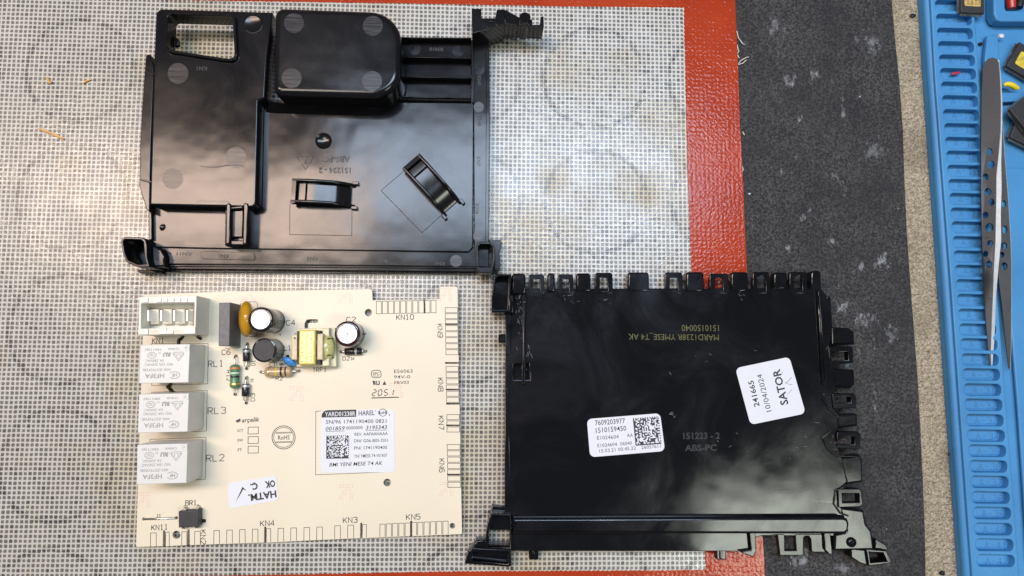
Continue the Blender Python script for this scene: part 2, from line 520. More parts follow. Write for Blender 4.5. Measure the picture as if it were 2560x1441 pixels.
STROKES = {
    'K': [[(0, 0), (0, 6)], [(4, 6), (0, 2.2)], [(1.3, 3.4), (4, 0)]],
    'N': [[(0, 0), (0, 6), (4, 0), (4, 6)]],
    'R': [[(0, 0), (0, 6), (3, 6), (4, 5.2), (4, 3.8), (3, 3), (0, 3)], [(1.8, 3), (4, 0)]],
    'L': [[(0, 6), (0, 0), (3.6, 0)]],
    'C': [[(4, 5), (3, 6), (1, 6), (0, 5), (0, 1), (1, 0), (3, 0), (4, 1)]],
    'T': [[(0, 6), (4, 6)], [(2, 6), (2, 0)]],
    'F': [[(0, 0), (0, 6), (3.8, 6)], [(0, 3.2), (2.8, 3.2)]],
    'D': [[(0, 0), (0, 6), (2.6, 6), (4, 4.6), (4, 1.4), (2.6, 0), (0, 0)]],
    'J': [[(1.5, 6), (4, 6)], [(3, 6), (3, 1), (2, 0), (1, 0), (0, 1)]],
    'B': [[(0, 0), (0, 6), (3, 6), (4, 5.2), (4, 4), (3, 3.2), (0, 3.2)], [(3, 3.2), (4, 2.3), (4, 0.9), (3, 0), (0, 0)]],
    'A': [[(0, 0), (2, 6), (4, 0)], [(0.7, 2), (3.3, 2)]],
    'S': [[(4, 5), (3, 6), (1, 6), (0, 5), (0, 4), (1, 3.2), (3, 2.8), (4, 2), (4, 1), (3, 0), (1, 0), (0, 1)]],
    '0': [[(1.2, 0), (0, 1.2), (0, 4.8), (1.2, 6), (2.8, 6), (4, 4.8), (4, 1.2), (2.8, 0), (1.2, 0)]],
    '1': [[(0.8, 5), (2, 6), (2, 0)], [(0.9, 0), (3.1, 0)]],
    '2': [[(0, 5), (1, 6), (3, 6), (4, 5), (4, 4), (0, 0), (4, 0)]],
    '3': [[(0, 5.2), (1, 6), (3, 6), (4, 5.2), (4, 4), (3, 3.2), (1.6, 3.2)], [(3, 3.2), (4, 2.4), (4, 0.9), (3, 0), (1, 0), (0, 0.8)]],
    '4': [[(3, 0), (3, 6), (0, 1.8), (4, 1.8)]],
    '5': [[(4, 6), (0, 6), (0, 3.4), (2.8, 3.6), (4, 2.7), (4, 1), (2.8, 0), (1, 0), (0, 0.8)]],
    '6': [[(4, 5.2), (3, 6), (1.4, 6), (0, 4.4), (0, 1), (1, 0), (3, 0), (4, 1), (4, 2.4), (3, 3.4), (1, 3.4), (0, 2.6)]],
    '7': [[(0, 6), (4, 6), (1.5, 0)]],
    '8': [[(1, 3.2), (0, 4), (0, 5.2), (1, 6), (3, 6), (4, 5.2), (4, 4), (3, 3.2), (1, 3.2), (0, 2.3), (0, 0.9), (1, 0), (3, 0), (4, 0.9), (4, 2.3), (3, 3.2)]],
    '9': [[(0, 0.8), (1, 0), (2.6, 0), (4, 1.6), (4, 5), (3, 6), (1, 6), (0, 5), (0, 3.6), (1, 2.6), (3, 2.6), (4, 3.4)]],
    '-': [[(0.5, 3), (3.5, 3)]], '+': [[(0.3, 3), (3.7, 3)], [(2, 1.3), (2, 4.7)]], ' ': [],
}


class MB:
    def __init__(self):
        self.v, self.f, self.sh = [], [], []

    def add(self, vs, fs, sharp=None):
        b = len(self.v)
        self.v += [tuple(p) for p in vs]
        self.f += [tuple(i + b for i in q) for q in fs]
        return b

    # flat shape with holes at one level (loops are lists of 2-D mm points)
    def flat(self, loops, z):
        pts = [p for lp in loops for p in lp]
        tris = tessellate_polygon([[Vector((p[0], p[1], 0)) for p in lp] for lp in loops])
        fs = []
        for t in tris:
            a, b, c = (pts[i] for i in t)
            s = (b[0] - a[0]) * (c[1] - a[1]) - (c[0] - a[0]) * (b[1] - a[1])
            fs.append(t if s > 0 else t[::-1])
        self.add([(p[0], p[1], z if not callable(z) else z(p[0], p[1])) for p in pts], fs)
        return self

    def flatpx(self, pts, z, rc=0):
        lp = [P(x, y, z).xy for x, y in pts]
        lp = ccw([tuple(p) for p in lp])
        if rc:
            lp = ccw(rounded(lp, rc))
        return self.flat([lp], z)

    # solid with softened upper edges
    def solid(self, outer, z, zb, r=0.35, holes=(), seg=3, hole_r=None, bottom=True):
        outer = ccw([tuple(p[:2]) for p in outer])
        holes = [ccw([tuple(p[:2]) for p in h]) for h in holes]
        hr = r if hole_r is None else hole_r
        caps = []
        for lp, sgn, rr in [(outer, 1, r)] + [(h, -1, hr) for h in holes]:
            prof = [(0.0, zb)]
            if rr > 0:
                for j in range(seg + 1):
                    a = math.pi / 2 * j / seg
                    prof.append((rr * (1 - math.cos(a)), z - rr + rr * math.sin(a)))
            else:
                prof.append((0.0, z))
            rings = [[(q[0], q[1], zz) for q in offset(lp, sgn * o)] for o, zz in prof]
            n = len(lp)
            vs = [p for rg in rings for p in rg]
            fs = []
            for k in range(len(rings) - 1):
                for i in range(n):
                    j = (i + 1) % n
                    q = (k * n + i, k * n + j, (k + 1) * n + j, (k + 1) * n + i)
                    fs.append(q if sgn > 0 else q[::-1])
            self.add(vs, fs)
            caps.append([(p[0], p[1]) for p in rings[-1]])
        self.flat(caps, z)
        if bottom:
            b0 = len(self.f)
            self.flat([outer] + holes, zb)
            for i in range(b0, len(self.f)):
                self.f[i] = self.f[i][::-1]
        return self

    def solidpx(self, pts, z, zb, r=0.35, holes=(), rc=0, hrc=0, seg=3, hole_r=None):
        o = [tuple(P(x, y, z).xy) for x, y in pts]
        if rc:
            o = rounded(o, rc)
        hs = []
        for h in holes:
            q = [tuple(P(x, y, z).xy) for x, y in h]
            hs.append(rounded(q, hrc) if hrc else q)
        return self.solid(o, z, zb, r, hs, seg, hole_r)

    # sheet that follows a height field, with thickness along a shift vector
    def sheet(self, pts, zf, shift, holes=()):
        lps = [pts] + list(holes)
        flat = [p for lp in lps for p in lp]
        tris = tessellate_polygon([[Vector((p[0], -p[1], 0)) for p in lp] for lp in lps])
        top = [P(x, y, zf(x, y)) for x, y in flat]
        n = len(flat)
        bot = [t + Vector(shift) for t in top]
        fs = []
        for t in tris:
            a, b, c = (flat[i] for i in t)
            s = (b[0] - a[0]) * (-c[1] + a[1]) - (c[0] - a[0]) * (-b[1] + a[1])
            t = t if s > 0 else t[::-1]
            fs.append(t)
            fs.append(tuple(i + n for i in t[::-1]))
        k = 0
        for q, lp in enumerate(lps):
            m = len(lp)
            pos = area2([(p[0], -p[1]) for p in lp]) > 0
            if q > 0:
                pos = not pos
            for i in range(m):
                a, b = k + i, k + (i + 1) % m
                fs.append((a, a + n, b + n, b) if pos else (b, b + n, a + n, a))
            k += m
        self.add(top + bot, fs)
        return self

    def line(self, pts, w, z, closed=False):
        """printed line: pts in photo pixels on the level z, w in mm"""
        q = [tuple(P(x, y, z).xy) for x, y in pts]
        if closed:
            o = ccw(q)
            a, b = offset(o, -w / 2), offset(o, w / 2)
            n = len(a)
            self.add([(p[0], p[1], z) for p in a + b], [(i, (i + 1) % n, n + (i + 1) % n, n + i) for i in range(n)])
        else:
            r = ribbon(q, w)
            n = len(q)
            self.add([(p[0], p[1], z) for p in r], [(i, 2 * n - 1 - i, 2 * n - 2 - i, i + 1) for i in range(n - 1)])
        return self

    def rect(self, x0, y0, x1, y1, w, z):
        return self.line([(x0, y0), (x1, y0), (x1, y1), (x0, y1)], w, z, True)

    def circle(self, x, y, r, z, seg=28, fill=True, w=0.2, ry=None):
        ry = ry or r
        pts = [(x + r * math.cos(2 * math.pi * i / seg), y + ry * math.sin(2 * math.pi * i / seg)) for i in range(seg)]
        return self.flatpx(pts, z) if fill else self.line(pts, w, z, True)

    def place(self, vs, fs, p0, p1, h, z, h_of):
        """fit glyph outlines between two photo points; h = capital height in photo pixels"""
        a, b = P(*p0, z), P(*p1, z)
        d = b - a
        L = d.length
        e = d.normalized()
        up = Vector((-e.y, e.x, 0))
        x0 = min(v[0] for v in vs); x1 = max(v[0] for v in vs)
        sx = L / max(1e-6, x1 - x0)
        mid = P((p0[0] + p1[0]) / 2, (p0[1] + p1[1]) / 2, z)
        px = (P((p0[0] + p1[0]) / 2 + 1, (p0[1] + p1[1]) / 2, z) - mid).length
        sy = h * px / h_of
        out = []
        for v in vs:
            q = a + e * ((v[0] - x0) * sx) + up * (v[1] * sy)
            out.append((q.x, q.y, z))
        self.add(out, fs)
        return self

    def text(self, body, p0, p1, h, z, bold=0.0, shear=0.0):
        vs, fs = glyphs(body, bold, shear)
        if not vs:
            return self
        return self.place(vs, fs, p0, p1, h, z, 0.70)

    def stroke(self, body, p0, p1, h, z, w=0.22):
        a, b = P(*p0, z), P(*p1, z)
        e = (b - a).normalized()
        up = Vector((-e.y, e.x, 0))
        tot = 5.6 * (len(body) - 1) + 4
        sx = (b - a).length / tot
        mid = P((p0[0] + p1[0]) / 2, (p0[1] + p1[1]) / 2, z)
        px = (P((p0[0] + p1[0]) / 2 + 1, (p0[1] + p1[1]) / 2, z) - mid).length
        sy = h * px / 6.0
        for i, ch in enumerate(body):
            for st in STROKES.get(ch, []):
                q = [a + e * ((x + 5.6 * i) * sx) + up * (y * sy) for x, y in st]
                r = ribbon([(p.x, p.y) for p in q], w)
                n = len(q)
                self.add([(p[0], p[1], z) for p in r], [(j, 2 * n - 1 - j, 2 * n - 2 - j, j + 1) for j in range(n - 1)])
        return self

    # body of revolution between two 3-D points
    def lathe(self, a, b, prof, seg=28, cap=True):
        a, b = Vector(a), Vector(b)
        ax = (b - a); L = ax.length; ax.normalize()
        s = Vector((0, 0, 1)) if abs(ax.z) < 0.9 else Vector((0, 1, 0))
        u = ax.cross(s).normalized(); w = ax.cross(u)
        vs = []
        for t, r in prof:
            c = a + ax * t
            vs += [c + (u * math.cos(2 * math.pi * i / seg) + w * math.sin(2 * math.pi * i / seg)) * r for i in range(seg)]
        fs = []
        for k in range(len(prof) - 1):
            for i in range(seg):
                j = (i + 1) % seg
                fs.append((k * seg + i, (k + 1) * seg + i, (k + 1) * seg + j, k * seg + j))
        if cap:
            fs.append(tuple(range(seg)))
            fs.append(tuple(((len(prof) - 1) * seg + i) for i in range(seg))[::-1])
        self.add(vs, fs)
        return self

    def tube(self, pts, r, seg=8):
        pts = [Vector(p) for p in pts]
        n = len(pts)
        vs = []
        for i, p in enumerate(pts):
            d = (pts[min(i + 1, n - 1)] - pts[max(i - 1, 0)]).normalized()
            s = Vector((0, 0, 1)) if abs(d.z) < 0.9 else Vector((0, 1, 0))
            u = d.cross(s).normalized(); w = d.cross(u)
            rr = r[i] if isinstance(r, (list, tuple)) else r
            vs += [p + (u * math.cos(2 * math.pi * k / seg) + w * math.sin(2 * math.pi * k / seg)) * rr for k in range(seg)]
        fs = []
        for i in range(n - 1):
            for k in range(seg):
                j = (k + 1) % seg
                fs.append((i * seg + k, (i + 1) * seg + k, (i + 1) * seg + j, i * seg + j))
        fs.append(tuple(range(seg)))
        fs.append(tuple((n - 1) * seg + k for k in range(seg))[::-1])
        self.add(vs, fs)
        return self

    def build(self, name, mat, parent=None, sharp=38, loc=None):
        """link as one mesh object; a child keeps its root's base point as origin"""
        root = parent
        while root is not None and root.parent is not None:
            root = root.parent
        org = Vector(root.location) / MM if root is not None else (Vector(loc) if loc is not None else Vector((0, 0, 0)))
        me = bpy.data.meshes.new(name)
        me.from_pydata([((p[0] - org.x) * MM, (p[1] - org.y) * MM, (p[2] - org.z) * MM) for p in self.v], [], self.f)
        me.validate()
        bm = bmesh.new()
        bm.from_mesh(me)
        bmesh.ops.remove_doubles(bm, verts=bm.verts, dist=1e-6)
        bmesh.ops.recalc_face_normals(bm, faces=[f for f in bm.faces]) if sharp == 'recalc' else None
        ang = math.radians(38 if sharp == 'recalc' else sharp)
        for f in bm.faces:
            f.smooth = True
        for e in bm.edges:
            if len(e.link_faces) != 2:
                e.smooth = False
                continue
            f1, f2 = e.link_faces
            up1, up2 = abs(f1.normal.z) > 0.9999, abs(f2.normal.z) > 0.9999
            if f1.normal.angle(f2.normal, 3.1) > ang or (up1 != up2):
                e.smooth = False
        bm.to_mesh(me)
        bm.free()
        me.materials.append(MATS[mat])
        o = bpy.data.objects.new(name, me)
        COL.objects.link(o)
        if parent is not None:
            o.parent = parent
        elif loc is not None:
            o.location = org * MM
        return o


def tag(o, label=None, cat=None, group=None, kind=None):
    if label: o['label'] = label
    if cat: o['category'] = cat
    if group: o['group'] = group
    if kind: o['kind'] = kind
    return o


def thing(name, label, cat, base, group=None):
    o = bpy.data.objects.new(name, None)
    o.empty_display_size = 0.01
    COL.objects.link(o)
    o.location = Vector(base) * MM
    return tag(o, label, cat, group)


def pc(x0, y0, x1, y1):
    return [(x0, y0), (x1, y0), (x1, y1), (x0, y1)]

# ================================================================== the bench: carpet, black mat, baking mat
ZC, ZB = -4.2, -1.2       # carpet pile, black mat
carpet = MB().flat([[(-420, -330), (420, -330), (420, 330), (-420, 330)]], ZC).build('carpet', 'beige_carpet')
tag(carpet, 'beige loop pile carpet covering the bench', kind='structure')

# black mat with a slightly uneven cut right edge
edge = [(2226, -60), (2231, 0), (2238, 100), (2250, 200), (2258, 330), (2262, 450), (2270, 600), (2276, 700), (2287, 830), (2296, 960), (2303, 1080), (2310, 1230), (2313, 1330), (2314, 1441), (2317, 1520)]
mat = [tuple(P(x + random.uniform(-1.2, 1.2), y, ZB).xy) for x, y in edge]
mo = MB().solid([(-330, -230), (-330, 230)] + mat, ZB, ZC + 0.1, 0.3).build('black_mat', 'black_rubber', loc=(0, 0, ZC))
tag(mo, 'black ribbed rubber mat with pale scuffs under the orange bordered mat', 'mat')

# silicone baking mat: cloth field and orange border
base = P(900, 720, -1.0)
sm = thing('baking_mat', 'translucent mesh baking mat with orange border under the circuit board', 'baking mat', base)
outer_r = [(1836, -70), (1838, 0), (1845, 150), (1850, 300), (1858, 450), (1865, 620), (1873, 800), (1886, 1000), (1898, 1200), (1911, 1400), (1913, 1441), (1920, 1540)]
inner_r = [(1710, 19), (1714, 200), (1719, 400), (1727, 640), (1738, 900), (1750, 1150), (1765, 1425)]
inner_t = [(-120, -8), (250, -3), (500, 1), (980, 8), (1400, 16)]
inner_b = [(1640, 1427), (1140, 1429.5), (750, 1437), (330, 1443), (-150, 1450)]
outr = [tuple(P(x, y, 0).xy) for x, y in outer_r]
field = [tuple(P(x, y, 0).xy) for x, y in inner_t + inner_r + inner_b]
xl = min(p[0] for p in field) - 1
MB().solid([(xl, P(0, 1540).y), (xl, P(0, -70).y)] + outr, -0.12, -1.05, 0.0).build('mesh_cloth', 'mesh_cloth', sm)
ring_o = [(xl - 20, P(0, 1540).y), (xl - 20, P(0, -70).y)] + outr
# the painted border fades into the cloth along the threads: tiny teeth on its inner edge
teeth = []
fl = ccw(field)
for i in range(len(fl)):
    a, b = Vector(fl[i]), Vector(fl[(i + 1) % len(fl)])
    n = max(1, int((b - a).length / 0.92))
    nrm = Vector((-(b - a).y, (b - a).x)).normalized()
    for j in range(n):
        q = a.lerp(b, j / n) + nrm * (random.uniform(-0.1, 0.1) + (0.28 if j % 2 else -0.1))
        teeth.append((q.x, q.y))
MB().solid(ring_o, 0.0, -0.9, 0.12, [teeth], hole_r=0.0).build('border', 'orange_silicone', sm)

# fraying threads at the border's cut edge
for k, pts in enumerate([[(1842, 78), (1846, 95), (1857, 110), (1862, 112)], [(1843, 112), (1846, 128)], [(1846, 160), (1852, 152), (1866, 144), (1872, 143)],
                         [(1846, 162), (1858, 158), (1866, 150)], [(1848, 128), (1843, 135), (1848, 146)], [(1857, 330), (1861, 338)], [(1855, 415), (1858, 424), (1855, 432)]]):
    pp = [P(x, y, -0.6 + 0.5 * math.sin(i)) for i, (x, y) in enumerate(pts)]
    t = MB().tube(pp, 0.16, 5).build('frayed_thread', 'thread_white', sm)

# ================================================================== crumbs and shavings on the mats
def shaving(pts, w, mat_, label, cat, z=0.1, group=None):
    c = P(*pts[len(pts) // 2], z)
    m = MB()
    n = len(pts)
    pp = [P(x, y, z + w * 0.35) for x, y in pts]
    m.tube(pp, [w * (0.5 if 0 < i < n - 1 else 0.28) * random.uniform(0.8, 1.15) for i in range(n)], 6)
    return tag(m.build('plastic_shaving', mat_, loc=c), label, cat, group)


shaving([(98, 322), (112, 328), (128, 334), (143, 341), (160, 348)], 1.15, 'shaving_orange', 'long straight orange shaving on the mesh left of the cover', 'shaving')
shaving([(117, 195), (122, 203), (125, 208), (130, 204)], 1.3, 'shaving_orange', 'crumpled orange shaving on the mesh near the upper left corner', 'shaving')
shaving([(207, 209), (217, 203), (228, 199)], 0.8, 'shaving_orange', 'short slanted orange shaving closest to the black cover edge', 'shaving')


def crumb(name, x, y, r, mat_, label, cat, z, seed, sq=0.6):
    rnd = random.Random(seed)
    c = P(x, y, z)
    bm = bmesh.new()
    bmesh.ops.create_icosphere(bm, subdivisions=2, radius=1)
    for v in bm.verts:
        k = r * rnd.uniform(0.65, 1.2)
        v.co = Vector((v.co.x * k, v.co.y * k * 0.8, v.co.z * k * sq))
    m = MB()
    m.add([(c.x + v.co.x, c.y + v.co.y, c.z + r * sq * 0.7 + v.co.z) for v in bm.verts], [tuple(v.index for v in f.verts) for f in bm.faces])
    bm.free()
    return tag(m.build(name, mat_, loc=c, sharp=20), label, cat)


crumb('plastic_crumb', 2281, 41, 1.2, 'crumb_black', 'black crumb lying on the carpet at the top', 'crumb', ZC + 0.3, 3)
crumb('plastic_crumb', 1873, 485, 0.5, 'crumb_white', 'tiny white crumb on the black mat beside the orange border', 'crumb', ZB, 4)
crumb('plastic_crumb', 2376, 1135, 1.3, 'crumb_black', 'black crumb on the carpet against the blue mat edge', 'crumb', ZC + 0.3, 6)
crumb('plastic_crumb', 2353, 1432, 1.2, 'crumb_black', 'black crumb on the carpet at the bottom edge', 'crumb', ZC + 0.3, 8)

# ================================================================== blue silicone repair mat
bb = P(2440, 720, ZC)
bmat = thing('repair_mat', 'blue silicone repair mat with a row of lettered slots', 'repair mat', bb)
ZS, ZF = 2.6, -0.9         # strip top, slot floor
le = [(2300, -60), (2304, 0), (2312, 130), (2331, 400), (2352, 700), (2376, 1040), (2391, 1250), (2405, 1441), (2411, 1520)]
re_ = [(2760, 1520), (2760, -60)]
MB().solid([tuple(P(x, y, ZF).xy) for x, y in le] + [tuple(P(x, y, ZF).xy) for x, y in re_], ZF, ZC + 0.3, 0.6).build('base_sheet', 'blue_silicone', bmat)
# rounded outer rim
MB().tube([P(x + 12, y, ZF + 0.2) for x, y in le], 2.05, 14).build('rim', 'blue_silicone', bmat, sharp=60)
yc = [14, 49, 84, 117.5, 151, 185, 219, 253, 288, 323, 357.5, 392, 427.5, 463, 498, 534.5, 569, 606, 642, 678, 714, 751, 788, 825, 862, 900, 937, 975, 1013, 1051.5, 1090, 1128, 1167, 1206, 1245, 1284, 1324, 1363.5, 1403]
holes = []
let = MB()
for i, y in enumerate(yc):
    x0, x1 = 2338 + (y - 14) * 0.0749, 2427 + (y - 14) * 0.0792
    hh = 13.6 + i * 0.045
    holes.append([(x0, y - hh - 1), (x1, y - hh + 1), (x1 + 1, y + hh), (x0 + 1.5, y + hh - 1)])
    s = 'A-%d' % (i + 4)
    let.stroke(s, (x0 + 22, y + 8), (x0 + 22 + 14 * len(s), y + 9), 15, ZF + 0.03, 0.22)
so = [(2326, -60), (2327, 0), (2338, 200), (2356, 430), (2377, 700), (2402, 1050), (2420, 1300), (2431, 1441), (2436, 1520)]
si = [(2556, 1520), (2549, 1441), (2534, 1240), (2512, 960), (2487, 650), (2465, 380), (2452, 230), (2441, 90), (2434, 0), (2431, -60)]
MB().solidpx(so + si, ZS, ZF - 0.2, 0.5, holes, hrc=1.9, hole_r=0.35).build('slot_strip', 'blue_silicone', bmat)
let.build('slot_lettering', 'blue_emboss', bmat)
# compartment walls on the right of the strip
MB().solidpx([(2468, 90), (2496, 88), (2500, 150), (2506, 235), (2470, 235), (2462, 150)], 2.0, 0.2, 0.6).build('divider', 'blue_silicone', bmat)
MB().solidpx([(2496, 232), (2640, 228), (2640, 250), (2500, 256)], 2.4, 0.2, 0.6).build('divider', 'blue_silicone', bmat)
MB().solidpx([(2484, -60), (2485, 35), (2492, 50), (2502, 54), (2660, 54), (2660, -60)], 5.0, 0.2, 0.8, [[(2512, -60.1 + 15), (2513, 20), (2516, 27), (2640, 27), (2640, -45)]], hole_r=0.6).build('parts_tray', 'blue_silicone', bmat)
MB().solidpx([(2494, 420), (2660, 420), (2660, 1560), (2585, 1560), (2570, 1380), (2545, 1020)], 1.2, 0.2, 0.6).build('work_pad', 'blue_silicone', bmat)

# things in and on the blue mat
rb = P(2530, 5, 0.6)
m = MB().tube([P(2523, -45, 2.6), P(2526, -15, 2.6), P(2528, 10, 2.6), P(2529, 22, 2.6)], [2.1, 2.0, 1.9, 1.6], 12)
tag(m.build('red_tool_tip', 'red_plastic', loc=rb), 'red plastic tip lying in the blue corner tray', 'tool tip')
m = MB().tube([P(2556, -40, 2.4), P(2552, -5, 2.4), P(2546, 20, 2.4)], [1.9, 2.0, 1.7], 12)
tag(m.build('black_tool_tip', 'crumb_black', loc=P(2550, 0, 0.5)), 'dark glossy tip beside the red one in the corner tray', 'tool tip')
m = MB().tube([P(2378, 185, 1.1), P(2388, 184, 1.2), P(2399, 182, 1.1)], [0.45, 0.62, 0.5], 8)
tag(m.build('red_plastic_bit', 'pink_plastic', loc=P(2388, 184, 0.4)), 'small pinkish red stick in a slot of the blue mat', 'plastic bit')
m = MB().tube([P(2509, 214, 3.2), P(2514, 211, 3.5), P(2522, 211, 3.6), P(2531, 214, 3.5), P(2540, 220, 3.2), P(2546, 222, 3.0)], [0.6, 1.0, 1.15, 1.2, 1.15, 0.7], 10)
tag(m.build('yellow_plug', 'yellow_plastic', loc=P(2526, 216, 2.4)), 'bent yellow rubber bit beside the tweezers', 'rubber bit')
crumb('plastic_crumb', 2449, 112, 1.1, 'crumb_black', 'black crumb on the blue mat beside the slot strip', 'crumb', ZF, 11)
crumb('plastic_crumb', 2501, 92, 1.3, 'crumb_white', 'white crumb on the blue divider near the corner tray', 'crumb', 1.9, 14)


def chip(cx, cy, z, ang, label, sticker=None, stick_rect=None, size=15.0, pins=True):
    """flat square chip seen from above with fine pins along its sides"""
    c = P(cx, cy, z)
    t = thing('memory_chip', label, 'chip', c, 'loose chips on the blue mat')
    ca, sa = math.cos(ang), math.sin(ang)

    def W(u, v):
        return (c.x + u * ca - v * sa, c.y + u * sa + v * ca)
    h = size / 2
    MB().solid([W(-h, -h), W(h, -h), W(h, h), W(-h, h)], z + 1.9, z + 0.35, 0.25).build('body', 'chip_black', t)
    for side in range(4):
        m = MB()
        for k in range(26):
            u = -h * 0.92 + k * (h * 1.84 / 25)
            pts = [(u - 0.14, h - 0.1), (u + 0.14, h - 0.1), (u + 0.14, h + 0.95), (u - 0.14, h + 0.95)]
            q = []
            for a, b in pts:
                for _ in range(side):
                    a, b = -b, a
                q.append(W(a, b))
            m.solid(q, z + 0.55, z + 0.35, 0.0)
        tag(m.build('pin_row', 'tinned_wire', t), kind='stuff')
    if sticker:
        u0, v0, u1, v1 = stick_rect
        MB().solid(rounded([W(u0, v0), W(u1, v0), W(u1, v1), W(u0, v1)], 0.8), z + 1.98, z + 1.85, 0.0).build('sticker', sticker, t)
        if sticker == 'gold_sticker':
            m = MB()
            # handwritten-looking printed digits
            for r, s in enumerate(['231', '70C', '21E', '201']):
                vs, fs = glyphs(s, 0.0, 0.0)
                sc = 1.55
                mw = max(v[0] for v in vs)
                m.add([(*W(u0 + 0.9 + r * 1.75 + (0.9 - v[1]) * sc * 0.8, v0 + 0.5 + v[0] * sc * 1.2), z + 2.02) for v in vs], [f[::-1] for f in fs])
            m.build('sticker_print', 'paper_ink', t, sharp=38)
    return t


chip(2424, 9, 0.6 + ZS - 0.4, math.radians(-2), 'black chip with tan printed sticker lying across the top slots', 'gold_sticker', (-3.6, -2.3, 3.6, 6.5), size=10.4)
chip(2557, 158, 0.9, math.radians(-31), 'black chip with worn yellow label right of the tweezers top', 'yellow_label', (-3.9, -3.6, 4.0, 3.0), size=12.6)
chip(2565, 330, 1.6, math.radians(-26), 'plain black chip lowest on the right edge under another chip', size=13.0)
chip(2571, 287, 4.0, math.radians(36), 'plain black chip lying on top of another chip at right edge', size=13.6)

# ---- tweezers
tw = thing('tweezers', 'dark steel tweezers with round holes lying on the blue mat', 'tweezers', P(2480, 560, 1.5))


def ztw(x, y):
    # broad face rises towards the fold and towards its right edge
    xl = 2455 + max(0, (y - 640)) * 0.085
    base = 4.6 if y < 700 else max(2.0, 4.6 - (y - 700) * 0.012)
    return base + max(0.0, (x - xl)) * 0.10


def disc(x, y, rx, ry, n=14):
    return [(x + rx * math.cos(2 * math.pi * i / n), y + ry * math.sin(2 * math.pi * i / n)) for i in range(n)]


front = [(2457, 172), (2462, 156), (2471, 147), (2482, 144), (2492, 148), (2498, 158), (2501, 200), (2503, 260), (2502, 330), (2497, 390), (2492, 440), (2491, 520), (2489, 600), (2484, 700), (2480, 800), (2477, 880), (2479, 921),
         (2475, 915), (2471, 880), (2464, 790), (2459, 700), (2455, 600), (2453, 480), (2453, 360), (2454, 250)]
hl = [(2473.5, 380, 8, 9), (2477.5, 412, 9.5, 10), (2464, 443, 7.5, 9), (2469.5, 480, 9, 10), (2478.5, 506, 8, 9), (2464, 538.5, 7.5, 9), (2473.5, 569, 10.5, 11), (2475.5, 609, 8, 8.5), (2464, 635, 7, 8), (2472.5, 661, 8.5, 9)]
MB().sheet(front, ztw, (0.35, 0, -0.9), [disc(*q) for q in hl]).build('upper_arm', 'dark_steel', tw, sharp=50)
# ground edge of the upper arm
eg = [(2498, 150), (2503, 200), (2506, 260), (2505, 330), (2503, 400), (2504, 470), (2502, 540), (2503, 600), (2497, 660), (2490, 740), (2486, 850), (2480, 921)]
ei = [(2495, 150), (2500, 200), (2502, 260), (2501, 330), (2496, 390), (2491, 440), (2490, 520), (2489, 600), (2484, 690), (2479, 790), (2476, 880), (2478, 921)]
m = MB()
top, bot = [], []
for (x, y), (xi, yi) in zip(eg, ei):
    top.append(P(xi, yi, ztw(xi, yi) + 0.08)); bot.append(P(x, y, ztw(xi, yi) - 0.5))
n = len(top)
low = [b + Vector((-0.3, 0, -0.7)) for b in bot]
m.add(top + bot + low, [(i, i + 1, n + i + 1, n + i) for i in range(n - 1)] + [(n + i, n + i + 1, 2 * n + i + 1, 2 * n + i) for i in range(n - 1)])
m.build('ground_edge', 'bare_steel', tw, sharp=60)
back = [(2500, 230), (2506, 300), (2513, 400), (2521, 500), (2527, 600), (2529, 660), (2529, 760), (2528, 860), (2526, 925), (2522, 920), (2516, 870), (2507, 780), (2497, 700), (2490, 600), (2490, 500), (2494, 400), (2497, 300)]
zb2 = lambda x, y: 2.0 + max(0, x - 2495) * 0.03
hb = [(2510, 510, 6, 9), (2512, 574, 7, 10), (2511, 615, 7.5, 9), (2505, 637, 6, 8), (2511, 666, 8, 10)]
MB().sheet(back, zb2, (0.2, 0, -0.7), [disc(*q) for q in hb]).build('lower_arm', 'steel_inside', tw, sharp=50)
ro = [(2506, 300), (2513, 400), (2521, 500), (2527, 600), (2529, 660), (2529, 760), (2528, 860), (2526, 925)]
m = MB()
top = [P(x - 1.3, y, zb2(x, y) + 0.06) for x, y in ro]; bot = [P(x + 0.6, y, zb2(x, y) - 0.4) for x, y in ro]
n = len(top)
m.add(top + bot, [(i, i + 1, n + i + 1, n + i) for i in range(n - 1)])
m.build('ground_edge', 'bare_steel', tw, sharp=60)

# ================================================================== circuit board
ZT = 3.4                   # upper face of the board
ZK = ZT + 0.03             # ink
pcb = thing('circuit_board', 'cream circuit board with white relays, connector and printed pads', 'circuit board', P(745, 1040, 0))


def slit_v(x, ya, yb, w):      # slit open to the lower edge
    return [(x + w, yb), (x + w * 0.75, yb - 3), (x + w * 0.6, ya + 1), (x, ya), (x - w * 0.6, ya + 1), (x - w * 0.75, yb - 3), (x - w, yb)]


def slit_h(x, y, xe, w=2.0):    # slit open to the right edge
    return [(xe, y - w), (x + 1, y - w), (x, y), (x + 1, y + w), (xe, y + w)]


